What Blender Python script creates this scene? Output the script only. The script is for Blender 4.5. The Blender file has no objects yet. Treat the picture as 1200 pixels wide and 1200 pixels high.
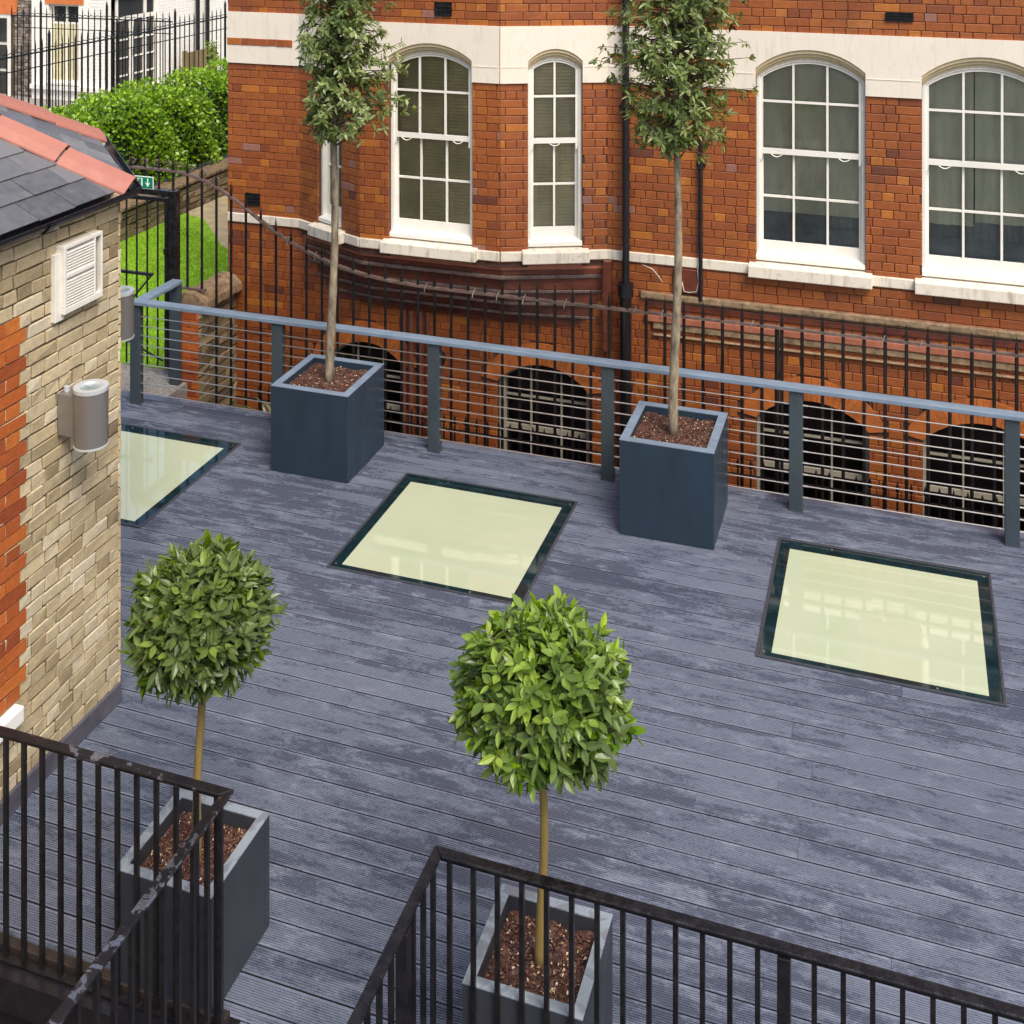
import bpy, bmesh, math, random
from mathutils import Vector, Matrix
R = math.radians
rnd = random.Random(7)
scene = bpy.context.scene
C = scene.collection

# ------------------------------------------------------------------ helpers
ORG = {}

def tag(o, label=None, cat=None, group=None, kind=None):
    if label: o['label'] = label
    if cat: o['category'] = cat
    if group: o['group'] = group
    if kind: o['kind'] = kind
    return o

def thing(name, loc, label, cat, group=None):
    o = bpy.data.objects.new(name, None)
    o.empty_display_size = 0.1
    o.location = loc
    C.objects.link(o)
    ORG[o.name] = Vector(loc)
    return tag(o, label, cat, group)

def org(o):
    return ORG.get(o.name, Vector((0, 0, 0))) if o else Vector((0, 0, 0))

class MB:
    def __init__(self, T=None):
        self.v = []; self.f = []; self.m = []; self.t = []; self.T = T
    def pt(self, p, t=0.5):
        p = Vector(p)
        if self.T: p = self.T(p)
        self.v.append(p); self.t.append(t)
        return len(self.v) - 1
    def face(self, idx, m=0):
        self.f.append(tuple(idx)); self.m.append(m)
    def poly(self, pts, m=0, t=0.5):
        self.face([self.pt(p, t) for p in pts], m)
    def hexa(self, p, m=0, t=0.5, skip=()):
        i = [self.pt(q, t) for q in p]
        for k, q in enumerate(((0, 3, 2, 1), (4, 5, 6, 7), (0, 1, 5, 4), (1, 2, 6, 5), (2, 3, 7, 6), (3, 0, 4, 7))):
            if k not in skip: self.face([i[j] for j in q], m)
    def box(self, a, b, m=0, t=0.5, skip=()):
        x0, y0, z0 = a; x1, y1, z1 = b
        if x0 > x1: x0, x1 = x1, x0
        if y0 > y1: y0, y1 = y1, y0
        if z0 > z1: z0, z1 = z1, z0
        self.hexa([(x0, y0, z0), (x1, y0, z0), (x1, y1, z0), (x0, y1, z0), (x0, y0, z1), (x1, y0, z1), (x1, y1, z1), (x0, y1, z1)], m, t, skip)
    def tube(self, path, r, n=8, m=0, t=0.5, cap=True, prof=None):
        P = [Vector(p) for p in path]
        rs = r if isinstance(r, (list, tuple)) else [r] * len(P)
        rings = []
        up = None
        for i, p in enumerate(P):
            d = (P[min(i + 1, len(P) - 1)] - P[max(i - 1, 0)])
            if d.length < 1e-9: d = Vector((0, 0, 1))
            d.normalize()
            if up is None:
                up = Vector((0, 0, 1)) if abs(d.z) < 0.9 else Vector((0, 1, 0))
            s = d.cross(up)
            if s.length < 1e-6: s = d.cross(Vector((1, 0, 0)))
            s.normalize(); w = s.cross(d).normalized(); up = w
            if prof:
                ring = [self.pt(p + s * a + w * b, t) for a, b in prof]
            else:
                ring = [self.pt(p + (s * math.cos(2 * math.pi * k / n) + w * math.sin(2 * math.pi * k / n)) * rs[i], t) for k in range(n)]
            rings.append(ring)
        for a, b in zip(rings, rings[1:]):
            k = len(a)
            for j in range(k):
                self.face((a[j], a[(j + 1) % k], b[(j + 1) % k], b[j]), m)
        if cap:
            self.face(list(reversed(rings[0])), m); self.face(rings[-1], m)
    def prism(self, pts, z0, z1, m=0, t=0.5):
        a = [self.pt((p[0], p[1], z0), t) for p in pts]; b = [self.pt((p[0], p[1], z1), t) for p in pts]
        n = len(pts)
        self.face(list(reversed(a)), m); self.face(b, m)
        for i in range(n): self.face((a[i], a[(i + 1) % n], b[(i + 1) % n], b[i]), m)
    def build(self, name, mats, parent=None, smooth=False, bevel=0, seg=2, tone=True, root=None):
        if not isinstance(mats, (list, tuple)): mats = [mats]
        me = bpy.data.meshes.new(name)
        og = org(root if root else parent)
        me.from_pydata([tuple(p - og) for p in self.v], [], self.f)
        for mt in mats: me.materials.append(mt)
        if len(mats) > 1: me.polygons.foreach_set('material_index', self.m)
        if smooth: me.polygons.foreach_set('use_smooth', [True] * len(me.polygons))
        if tone:
            at = me.attributes.new('tone', 'FLOAT', 'POINT')
            at.data.foreach_set('value', self.t)
        me.update()
        o = bpy.data.objects.new(name, me)
        C.objects.link(o)
        if parent:
            o.parent = parent
            if parent.name in ORG and parent.type != 'EMPTY': pass
            ORG[o.name] = og
        if bevel:
            b = o.modifiers.new('bevel', 'BEVEL'); b.width = bevel; b.segments = seg; b.limit_method = 'ANGLE'; b.angle_limit = R(40)
            b.harden_normals = False
        return o

def share(src, name, parent, off):
    o = bpy.data.objects.new(name, src.data); C.objects.link(o); o.parent = parent; o.location = off
    for md in src.modifiers:
        b = o.modifiers.new(md.name, md.type)
        if md.type == 'BEVEL': b.width = md.width; b.segments = md.segments; b.limit_method = md.limit_method; b.angle_limit = md.angle_limit
    ORG[o.name] = org(parent)
    return o

# ------------------------------------------------------------------ materials
class NT:
    def __init__(self, name):
        self.mat = bpy.data.materials.new(name); self.mat.use_nodes = True
        self.n = self.mat.node_tree.nodes; self.l = self.mat.node_tree.links
        self.b = self.n['Principled BSDF']
    def node(self, t, **kw):
        x = self.n.new(t)
        for k, v in kw.items():
            if k in x.inputs.keys(): x.inputs[k].default_value = v
            else: setattr(x, k, v)
        return x
    def link(self, a, b): self.l.new(a, b)
    def coord(self, scale=(1, 1, 1), rot=(0, 0, 0), loc=(0, 0, 0)):
        g = self.node('ShaderNodeNewGeometry')
        m = self.node('ShaderNodeMapping'); m.inputs['Scale'].default_value = scale; m.inputs['Rotation'].default_value = rot; m.inputs['Location'].default_value = loc
        self.link(g.outputs['Position'], m.inputs['Vector'])
        return m.outputs['Vector']
    def noise(self, vec, scale, detail=4, rough=0.6, dist=0.0):
        x = self.node('ShaderNodeTexNoise'); x.inputs['Scale'].default_value = scale; x.inputs['Detail'].default_value = detail
        x.inputs['Roughness'].default_value = rough; x.inputs['Distortion'].default_value = dist
        self.link(vec, x.inputs['Vector']); return x.outputs['Fac']
    def ramp(self, fac, stops, interp='LINEAR'):
        x = self.node('ShaderNodeValToRGB'); cr = x.color_ramp; cr.interpolation = interp
        while len(cr.elements) < len(stops): cr.elements.new(0.5)
        for e, (p, c) in zip(cr.elements, stops):
            e.position = p; e.color = (c[0], c[1], c[2], 1) if isinstance(c, (tuple, list)) else (c, c, c, 1)
        self.link(fac, x.inputs['Fac']); return x.outputs['Color']
    def mix(self, fac, a, b, mode='MIX'):
        x = self.node('ShaderNodeMix'); x.data_type = 'RGBA'; x.blend_type = mode
        for s, v in ((x.inputs[0], fac), (x.inputs[6], a), (x.inputs[7], b)):
            if isinstance(v, (int, float)): s.default_value = v
            elif isinstance(v, (tuple, list)): s.default_value = (v[0], v[1], v[2], 1)
            else: self.link(v, s)
        return x.outputs[2]
    def math(self, op, a, b=0.0):
        x = self.node('ShaderNodeMath'); x.operation = op
        for s, v in ((x.inputs[0], a), (x.inputs[1], b)):
            if isinstance(v, (int, float)): s.default_value = v
            else: self.link(v, s)
        return x.outputs[0]
    def tone(self):
        a = self.node('ShaderNodeAttribute'); a.attribute_name = 'tone'; return a.outputs['Fac']
    def bump(self, h, strength=0.3, dist=0.01):
        x = self.node('ShaderNodeBump'); x.inputs['Strength'].default_value = strength; x.inputs['Distance'].default_value = dist
        self.link(h, x.inputs['Height']); self.link(x.outputs['Normal'], self.b.inputs['Normal']); return x
    def set(self, **kw):
        for k, v in kw.items():
            s = self.b.inputs[k.replace('_', ' ')]
            if isinstance(v, (int, float)): s.default_value = v
            elif isinstance(v, (tuple, list)): s.default_value = (v[0], v[1], v[2], 1)
            else: self.link(v, s)
        return self.mat

def plain(name, col, rough=0.5, metal=0.0, var=0.25, scale=8, bump=0.0, bscale=60, spec=0.5, stretch=(1, 1, 1)):
    m = NT(name); v = m.coord(stretch)
    n = m.noise(v, scale, 5, 0.65)
    lo = tuple(c * (1 - var) for c in col); hi = tuple(min(1, c * (1 + var)) for c in col)
    m.set(Base_Color=m.ramp(n, [(0.3, lo), (0.7, hi)]), Roughness=m.ramp(n, [(0.3, min(1, rough * 1.2)), (0.7, rough * 0.8)]), Metallic=metal)
    m.b.inputs['Specular IOR Level'].default_value = spec
    if bump: m.bump(m.noise(v, bscale, 4, 0.6), bump, 0.01)
    return m.mat

def brick_mat(name, stops, grime, spec=0.35, rough=0.7):
    m = NT(name); v = m.coord()
    base = m.ramp(m.tone(), stops)
    n1 = m.noise(v, 22, 5, 0.7); n2 = m.noise(m.coord((1, 1, 0.45)), 1.6, 4, 0.6); n3 = m.noise(v, 90, 3, 0.7)
    c = m.mix(m.ramp(n1, [(0.35, 0.0), (0.75, 0.55)]), base, m.mix(1.0, base, (0.55, 0.5, 0.5), 'MULTIPLY'))
    c = m.mix(m.ramp(n2, [(0.5, 0.0), (0.8, grime[3])]), c, grime[:3])
    c = m.mix(m.ramp(n3, [(0.3, 0.35), (0.6, 0.0)]), c, m.mix(1.0, c, (0.5, 0.45, 0.4), 'MULTIPLY'))
    m.set(Base_Color=c, Roughness=rough); m.b.inputs['Specular IOR Level'].default_value = spec
    m.bump(m.noise(v, 55, 6, 0.7), 0.45, 0.006)
    return m.mat

M = {}
M['red_brick'] = brick_mat('red_brick', [(0.0, (0.12, 0.036, 0.024)), (0.2, (0.215, 0.058, 0.022)), (0.45, (0.33, 0.088, 0.021)), (0.7, (0.39, 0.115, 0.023)), (0.9, (0.50, 0.165, 0.024)), (1.0, (0.33, 0.15, 0.105))], (0.07, 0.03, 0.02, 0.45), spec=0.5, rough=0.5)
M['red_quoin'] = brick_mat('red_quoin', [(0.0, (0.30, 0.065, 0.018)), (0.5, (0.47, 0.115, 0.022)), (1.0, (0.58, 0.17, 0.03))], (0.16, 0.05, 0.03, 0.4))
M['pale_brick'] = brick_mat('pale_brick', [(0.0, (0.24, 0.175, 0.10)), (0.3, (0.42, 0.33, 0.19)), (0.65, (0.56, 0.455, 0.275)), (1.0, (0.64, 0.55, 0.38))], (0.12, 0.09, 0.05, 0.75))
M['red_mortar'] = plain('red_mortar', (0.085, 0.035, 0.022), 0.9, var=0.4, scale=14, bump=0.4)
M['pale_mortar'] = plain('pale_mortar', (0.095, 0.068, 0.040), 0.95, var=0.45, scale=12, bump=0.5, bscale=90)
M['terracotta'] = plain('terracotta', (0.42, 0.115, 0.022), 0.7, var=0.35, scale=7, bump=0.3)
M['corbel'] = plain('corbel_tile', (0.125, 0.033, 0.018), 0.35, var=0.4, scale=9, bump=0.15, bscale=30)
M['pink_tile'] = plain('pink_tile', (0.37, 0.125, 0.070), 0.45, var=0.3, scale=6, bump=0.15)
M['mossy_stone'] = plain('mossy_stone', (0.235, 0.155, 0.085), 0.85, var=0.55, scale=14, bump=0.5)

def stucco(name, col, dirt):
    m = NT(name); v = m.coord()
    n = m.noise(v, 3.5, 5, 0.6); n2 = m.noise(v, 26, 5, 0.75); n3 = m.noise(m.coord((3, 3, 0.5)), 6, 4, 0.6)
    c = m.mix(m.ramp(n, [(0.35, 0.0), (0.8, 0.35)]), col, tuple(x * 0.84 for x in col))
    c = m.mix(m.ramp(n2, [(0.58, 0.0), (0.74, dirt)]), c, (0.25, 0.2, 0.13))
    c = m.mix(m.ramp(n3, [(0.52, 0.0), (0.72, dirt * 0.9)]), c, (0.36, 0.30, 0.21))
    m.set(Base_Color=c, Roughness=0.65); m.bump(n2, 0.12, 0.006)
    return m.mat
M['stucco'] = stucco('cream_stucco', (0.80, 0.71, 0.58), 0.25)
M['sill'] = stucco('sill_paint', (0.76, 0.68, 0.55), 0.8)
M['arch_shade_tan'] = stucco('arch_shade_tan', (0.58, 0.46, 0.27), 0.5)
M['white_paint'] = stucco('white_paint', (0.80, 0.77, 0.70), 0.12)
M['white_wood'] = plain('white_wood', (0.80, 0.76, 0.67), 0.45, var=0.07, scale=5)
M['cream_wood'] = plain('cream_wood', (0.35, 0.31, 0.235), 0.5, var=0.15, scale=8)

def glass(name, tint=(1, 1, 1), refl=1.0):
    m = NT(name)
    m.n.remove(m.b)
    out = [x for x in m.n if x.type == 'OUTPUT_MATERIAL'][0]
    fr = m.node('ShaderNodeFresnel'); fr.inputs['IOR'].default_value = 1.55
    bp = m.node('ShaderNodeBump'); bp.inputs['Strength'].default_value = 0.05; bp.inputs['Distance'].default_value = 0.02
    m.link(m.noise(m.coord(), 3.0, 2, 0.5), bp.inputs['Height'])
    tr = m.node('ShaderNodeBsdfTransparent'); tr.inputs['Color'].default_value = (*tint, 1)
    gl = m.node('ShaderNodeBsdfGlossy'); gl.inputs['Roughness'].default_value = 0.02
    m.link(bp.outputs['Normal'], gl.inputs['Normal'])
    mx = m.node('ShaderNodeMixShader')
    f = m.math('MULTIPLY', m.math('ADD', fr.outputs[0], 0.03), refl)
    m.link(f, mx.inputs[0]); m.link(tr.outputs[0], mx.inputs[1]); m.link(gl.outputs[0], mx.inputs[2])
    m.link(mx.outputs[0], out.inputs['Surface'])
    return m.mat
M['glass'] = glass('window_glass', (0.93, 0.95, 0.91), 1.3)
M['blind'] = plain('blind_slat', (0.84, 0.69, 0.42), 0.5, var=0.25, scale=2.0)
M['roller'] = plain('roller_blind', (0.66, 0.63, 0.48), 0.9, var=0.22, scale=4, stretch=(1, 1, 0.3))
M['pale_cable'] = plain('pale_cable', (0.40, 0.36, 0.31), 0.6, var=0.25)
M['dim_sheet'] = plain('dim_pane_sheet', (0.24, 0.25, 0.245), 0.8, var=0.35, scale=2.5)  # for an added sheet that gives the lower panes their dim grey
M['reflection_brown'] = plain('brown_reflection', (0.075, 0.042, 0.042), 0.8, var=0.4, scale=3)
M['curtain'] = plain('curtain', (0.62, 0.57, 0.36), 0.9, var=0.2, scale=3)
M['room'] = plain('room_dark', (0.28, 0.27, 0.26), 0.9, var=0.4, scale=2)
M['room_floor'] = plain('room_floor', (0.45, 0.48, 0.5), 0.8, var=0.4, scale=3)

M['anthracite'] = plain('anthracite_powdercoat', (0.019, 0.034, 0.052), 0.40, var=0.22, scale=5, bump=0.02, bscale=300, stretch=(1, 1, 0.3))
M['post_coat'] = plain('post_coat', (0.040, 0.054, 0.064), 0.45, var=0.2, scale=6, stretch=(1, 1, 0.3))
M['handrail'] = plain('handrail_sky_sheen', (0.165, 0.215, 0.275), 0.42, var=0.2, scale=9, stretch=(0.4, 1, 1))  # light blue-grey holds the sky reflection on upward faces

def wet_metal(name, col):
    m = NT(name); v = m.coord()
    n = m.noise(v, 9, 4, 0.55, 0.6)
    m.set(Base_Color=m.ramp(n, [(0.42, tuple(c * 0.7 for c in col)), (0.5, col)]), Roughness=m.ramp(n, [(0.45, 0.06), (0.52, 0.5)]))
    m.bump(m.ramp(n, [(0.44, 1.0), (0.52, 0.0)]), 0.35, 0.004)
    return m.mat
M['wet_rim_sheen'] = wet_metal('wet_rim_sheen', (0.24, 0.27, 0.30))  # pale grey carries the bright sky reflection of the wet rim
M['planter_small'] = plain('planter_small', (0.034, 0.037, 0.045), 0.38, var=0.12, scale=3)
M['steel'] = plain('stainless', (0.78, 0.70, 0.60), 0.36, metal=1.0, var=0.08)  # warm tint stands in for brick reflected in the steel

def black_iron(name, wet=False):
    m = NT(name); v = m.coord()
    n = m.noise(v, 16, 5, 0.65, 0.4); n2 = m.noise(v, 45, 3, 0.6)
    c = m.ramp(n, [(0.35, (0.006, 0.0055, 0.0065)), (0.66, (0.011, 0.009, 0.010)), (0.80, (0.030, 0.018, 0.014))])
    m.set(Base_Color=c, Roughness=m.ramp(n, [(0.42, 0.10 if wet else 0.3), (0.56, 0.5)]))
    m.bump(m.ramp(n2, [(0.4, 0.0), (0.6, 1.0)]), 0.30 if wet else 0.15, 0.003)
    return m.mat
def wet_rail():
    m = NT('wet_black_rail'); v = m.coord()
    n = m.noise(v, 13, 5, 0.6, 0.8); big = m.noise(v, 1.1, 2, 0.5)
    glint = m.ramp(m.math('ADD', m.math('MULTIPLY', n, 0.55), m.math('MULTIPLY', big, 0.45)), [(0.545, 0.0), (0.575, 1.0)])
    c = m.mix(glint, m.ramp(n, [(0.35, (0.007, 0.006, 0.007)), (0.7, (0.018, 0.013, 0.013))]), (0.27, 0.27, 0.31))  # sky glints on the wet rail painted as pale metallic patches
    m.set(Base_Color=c, Metallic=m.math('MULTIPLY', glint, 0.8), Roughness=m.mix(glint, (0.42, 0.42, 0.42), (0.12, 0.12, 0.12)))
    m.bump(n, 0.35, 0.006)
    return m.mat
M['wet_rail'] = wet_rail()
M['wet_iron'] = black_iron('wet_black_iron', True)
M['iron'] = black_iron('black_iron')
M['rust_rail'] = plain('weathered_rail', (0.13, 0.085, 0.07), 0.42, var=0.5, scale=14, bump=0.2)
M['red_pipe'] = plain('oxide_pipe', (0.13, 0.045, 0.032), 0.5, var=0.3, scale=8)
M['black_pipe'] = plain('black_pipe', (0.012, 0.011, 0.014), 0.3, var=0.4, scale=10)
M['lamp_metal'] = plain('lamp_metal', (0.255, 0.235, 0.215), 0.38, metal=0.55, var=0.06, scale=3)
M['lamp_rim'] = plain('lamp_rim', (0.56, 0.58, 0.58), 0.35, metal=0.3, var=0.08)
M['lens'] = plain('lamp_lens', (0.24, 0.30, 0.29), 0.12, var=0.35, scale=20)
M['vent_white'] = plain('vent_white', (0.70, 0.66, 0.58), 0.5, var=0.1, scale=10)
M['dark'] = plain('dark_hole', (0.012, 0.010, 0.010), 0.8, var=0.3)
M['green_sign'] = plain('sign_green', (0.0, 0.20, 0.085), 0.4, var=0.05)
M['sign_white'] = plain('sign_white', (0.8, 0.82, 0.8), 0.4, var=0.03)
M['lead'] = plain('lead_flashing', (0.15, 0.15, 0.165), 0.5, var=0.3, scale=10, bump=0.2, bscale=25)
M['upstand'] = plain('upstand_grey', (0.085, 0.080, 0.098), 0.55, var=0.4, scale=7, bump=0.15)
M['hip_tile'] = plain('hip_tile', (0.385, 0.150, 0.108), 0.7, var=0.10, scale=5, bump=0.12, bscale=70)
M['hip_mortar'] = plain('hip_mortar', (0.46, 0.36, 0.24), 0.95, var=0.4, scale=18, bump=0.6)
M['kerb'] = plain('kerb_brown', (0.030, 0.020, 0.016), 0.6, var=0.4, scale=9, bump=0.2)
M['timber'] = plain('timber_fence', (0.19, 0.135, 0.06), 0.8, var=0.3, scale=6, stretch=(1, 1, 0.2))
M['grey_brick'] = None

def slate():
    m = NT('roof_slate'); v = m.coord()
    n = m.noise(v, 14, 6, 0.7, 0.5); n2 = m.noise(v, 4, 4, 0.6)
    b = m.ramp(m.tone(), [(0.0, (0.055, 0.058, 0.066)), (0.6, (0.10, 0.103, 0.112)), (1.0, (0.17, 0.165, 0.165))])
    c = m.mix(m.ramp(n, [(0.4, 0.0), (0.75, 0.5)]), b, (0.19, 0.175, 0.16))
    c = m.mix(m.ramp(n2, [(0.55, 0.0), (0.7, 0.5)]), c, (0.05, 0.05, 0.055))
    m.set(Base_Color=c, Roughness=m.ramp(n, [(0.3, 0.3), (0.7, 0.6)])); m.bump(n, 0.25, 0.006)
    return m.mat
M['slate'] = slate()

def deck_mat():
    m = NT('deck_board'); t = m.tone()
    g = m.node('ShaderNodeNewGeometry')
    sep = m.node('ShaderNodeSeparateXYZ'); m.link(g.outputs['Position'], sep.inputs[0])
    def board_coord(sx, sy, shift):        # stains run along the boards and break from board to board
        cmb = m.node('ShaderNodeCombineXYZ')
        m.link(m.math('ADD', m.math('MULTIPLY', sep.outputs[0], sx), m.math('MULTIPLY', t, shift)), cmb.inputs[0])
        m.link(m.math('MULTIPLY', sep.outputs[1], sy), cmb.inputs[1])
        m.link(m.math('MULTIPLY', t, shift * 0.3), cmb.inputs[2]); return cmb.outputs[0]
    broad = m.noise(m.coord((0.6, 1.0, 1)), 0.55, 3, 0.55)
    streak = m.noise(board_coord(0.42, 3.0, 3.0), 2.0, 10, 0.72, 0.4)
    blot = m.noise(board_coord(0.8, 2.4, 1.2), 4.5, 11, 0.76, 0.3)
    fine = m.noise(m.coord((0.35, 2.0, 1)), 75, 3, 0.75)
    speck = m.noise(m.coord((1, 1, 1)), 38, 5, 0.8)
    b = m.ramp(t, [(0.0, (0.126, 0.146, 0.196)), (0.5, (0.150, 0.171, 0.226)), (1.0, (0.178, 0.199, 0.258))])
    patch = m.math('ADD', m.math('ADD', m.math('MULTIPLY', broad, 0.25), m.math('MULTIPLY', streak, 0.40)), m.math('MULTIPLY', blot, 0.35))
    wet = m.ramp(m.math('ADD', patch, m.math('MULTIPLY', m.math('SUBTRACT', speck, 0.5), 0.16)), [(0.462, 1.0), (0.508, 0.0)])
    c = m.mix(m.math('MULTIPLY', wet, 0.78), b, m.mix(1.0, b, (0.40, 0.42, 0.48), 'MULTIPLY'))
    c = m.mix(m.ramp(blot, [(0.545, 0.0), (0.62, 0.40)]), c, (0.30, 0.325, 0.385))
    c = m.mix(m.ramp(streak, [(0.58, 0.0), (0.75, 0.30)]), c, (0.18, 0.165, 0.195))
    c = m.mix(m.ramp(fine, [(0.3, 0.45), (0.6, 0.0)]), c, (0.075, 0.075, 0.095))
    m.set(Base_Color=c, Roughness=m.mix(wet, m.ramp(blot, [(0.3, 0.32), (0.7, 0.5)]), (0.22, 0.22, 0.22)))
    m.bump(fine, 0.12, 0.002)
    return m.mat
M['deck'] = deck_mat()
M['void'] = plain('dark_asphalt', (0.018, 0.015, 0.020), 0.6, var=0.4, scale=6, bump=0.3)
M['soil'] = None
def soil():
    m = NT('soil_mulch'); v = m.coord()
    b = m.ramp(m.tone(), [(0.0, (0.025, 0.011, 0.008)), (0.5, (0.105, 0.042, 0.028)), (0.8, (0.20, 0.085, 0.045)), (0.93, (0.36, 0.19, 0.08)), (1.0, (0.65, 0.5, 0.32))])
    m.set(Base_Color=b, Roughness=0.6); m.bump(m.noise(v, 160, 4, 0.7), 0.6, 0.004)
    return m.mat
M['soil'] = soil()

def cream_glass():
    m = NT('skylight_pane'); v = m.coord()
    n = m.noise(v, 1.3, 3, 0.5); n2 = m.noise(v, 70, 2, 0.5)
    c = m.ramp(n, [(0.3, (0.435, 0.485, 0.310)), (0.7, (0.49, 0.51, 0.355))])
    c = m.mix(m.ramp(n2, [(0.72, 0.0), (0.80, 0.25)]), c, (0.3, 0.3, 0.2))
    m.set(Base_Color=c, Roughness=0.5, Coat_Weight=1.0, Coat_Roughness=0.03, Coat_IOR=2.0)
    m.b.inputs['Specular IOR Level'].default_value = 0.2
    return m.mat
M['pane'] = cream_glass()
M['black_glass'] = plain('black_glass', (0.006, 0.018, 0.022), 0.05, var=0.5, scale=9)
M['trim'] = plain('trim_metal', (0.10, 0.105, 0.12), 0.35, metal=0.6, var=0.2, scale=12)

def leaf_mat(name, stops, rough=0.30, trans=0.30):
    m = NT(name)
    c = m.ramp(m.tone(), stops)
    gi = m.node('ShaderNodeNewGeometry')
    c2 = m.mix(gi.outputs['Backfacing'], c, m.mix(0.5, c, (0.16, 0.20, 0.08)))
    m.set(Base_Color=c2, Roughness=rough); m.b.inputs['Specular IOR Level'].default_value = 0.45
    out = [x for x in m.n if x.type == 'OUTPUT_MATERIAL'][0]
    tl = m.node('ShaderNodeBsdfTranslucent'); m.link(m.mix(1.0, c, (1.5, 1.6, 0.7), 'MULTIPLY'), tl.inputs['Color'])
    mx = m.node('ShaderNodeMixShader'); mx.inputs[0].default_value = trans
    m.link(m.b.outputs[0], mx.inputs[1]); m.link(tl.outputs[0], mx.inputs[2]); m.link(mx.outputs[0], out.inputs['Surface'])
    return m.mat
M['bay_leaf'] = leaf_mat('bay_leaf', [(0.0, (0.018, 0.038, 0.003)), (0.45, (0.066, 0.122, 0.007)), (0.8, (0.140, 0.220, 0.012)), (1.0, (0.29, 0.39, 0.03))])
M['bay_leaf_young'] = leaf_mat('bay_leaf_young', [(0.0, (0.020, 0.045, 0.003)), (0.42, (0.095, 0.185, 0.006)), (0.75, (0.23, 0.37, 0.010)), (1.0, (0.40, 0.54, 0.03))])
M['grey_leaf'] = leaf_mat('grey_green_leaf', [(0.0, (0.045, 0.070, 0.015)), (0.4, (0.125, 0.175, 0.036)), (0.75, (0.25, 0.31, 0.075)), (1.0, (0.55, 0.60, 0.28))], rough=0.28)
M['hedge_leaf'] = leaf_mat('hedge_leaf', [(0.0, (0.05, 0.11, 0.008)), (0.45, (0.17, 0.32, 0.015)), (0.8, (0.34, 0.52, 0.03)), (1.0, (0.52, 0.66, 0.10))], trans=0.3)
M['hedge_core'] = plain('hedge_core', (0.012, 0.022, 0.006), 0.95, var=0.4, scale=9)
M['grass_blade'] = leaf_mat('grass_blade', [(0.0, (0.17, 0.34, 0.006)), (0.5, (0.30, 0.52, 0.008)), (1.0, (0.42, 0.62, 0.02))], rough=0.6, trans=0.3)
M['lawn'] = plain('lawn_soil', (0.23, 0.42, 0.010), 0.9, var=0.3, scale=5, bump=0.6, bscale=80)
M['fern'] = leaf_mat('strap_leaf', [(0.0, (0.12, 0.18, 0.05)), (1.0, (0.50, 0.55, 0.35))], rough=0.35)
M['bark_pale'] = plain('bark_pale', (0.22, 0.175, 0.115), 0.85, var=0.65, scale=20, bump=0.7, bscale=40, stretch=(1, 1, 0.35))
M['bark_green'] = plain('bark_green', (0.24, 0.165, 0.050), 0.6, var=0.25, scale=14, bump=0.3, bscale=40, stretch=(1, 1, 0.25))
M['twig'] = plain('twig', (0.10, 0.075, 0.04), 0.8, var=0.3, scale=20)
M['gravel'] = plain('gravel', (0.27, 0.24, 0.21), 0.9, var=0.55, scale=40, bump=0.8, bscale=70)
M['path'] = plain('path_stone', (0.50, 0.39, 0.22), 0.85, var=0.25, scale=5, bump=0.3)
M['rubble'] = brick_mat('rubble_stone', [(0.0, (0.13, 0.10, 0.055)), (0.5, (0.25, 0.19, 0.105)), (1.0, (0.36, 0.27, 0.16))], (0.08, 0.075, 0.035, 0.6))
M['grey_brick'] = brick_mat('grey_brick', [(0.0, (0.10, 0.085, 0.07)), (0.5, (0.24, 0.20, 0.16)), (1.0, (0.42, 0.36, 0.29))], (0.09, 0.08, 0.07, 0.4))
M['white_brick'] = plain('white_brick', (0.86, 0.82, 0.74), 0.7, var=0.12, scale=12, bump=0.4, bscale=30)
M['orange_lintel'] = plain('orange_lintel', (0.62, 0.17, 0.045), 0.7, var=0.15, scale=10)
M['dark_pane'] = plain('dark_pane', (0.035, 0.037, 0.035), 0.06, var=0.4, scale=1.5)

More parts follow.
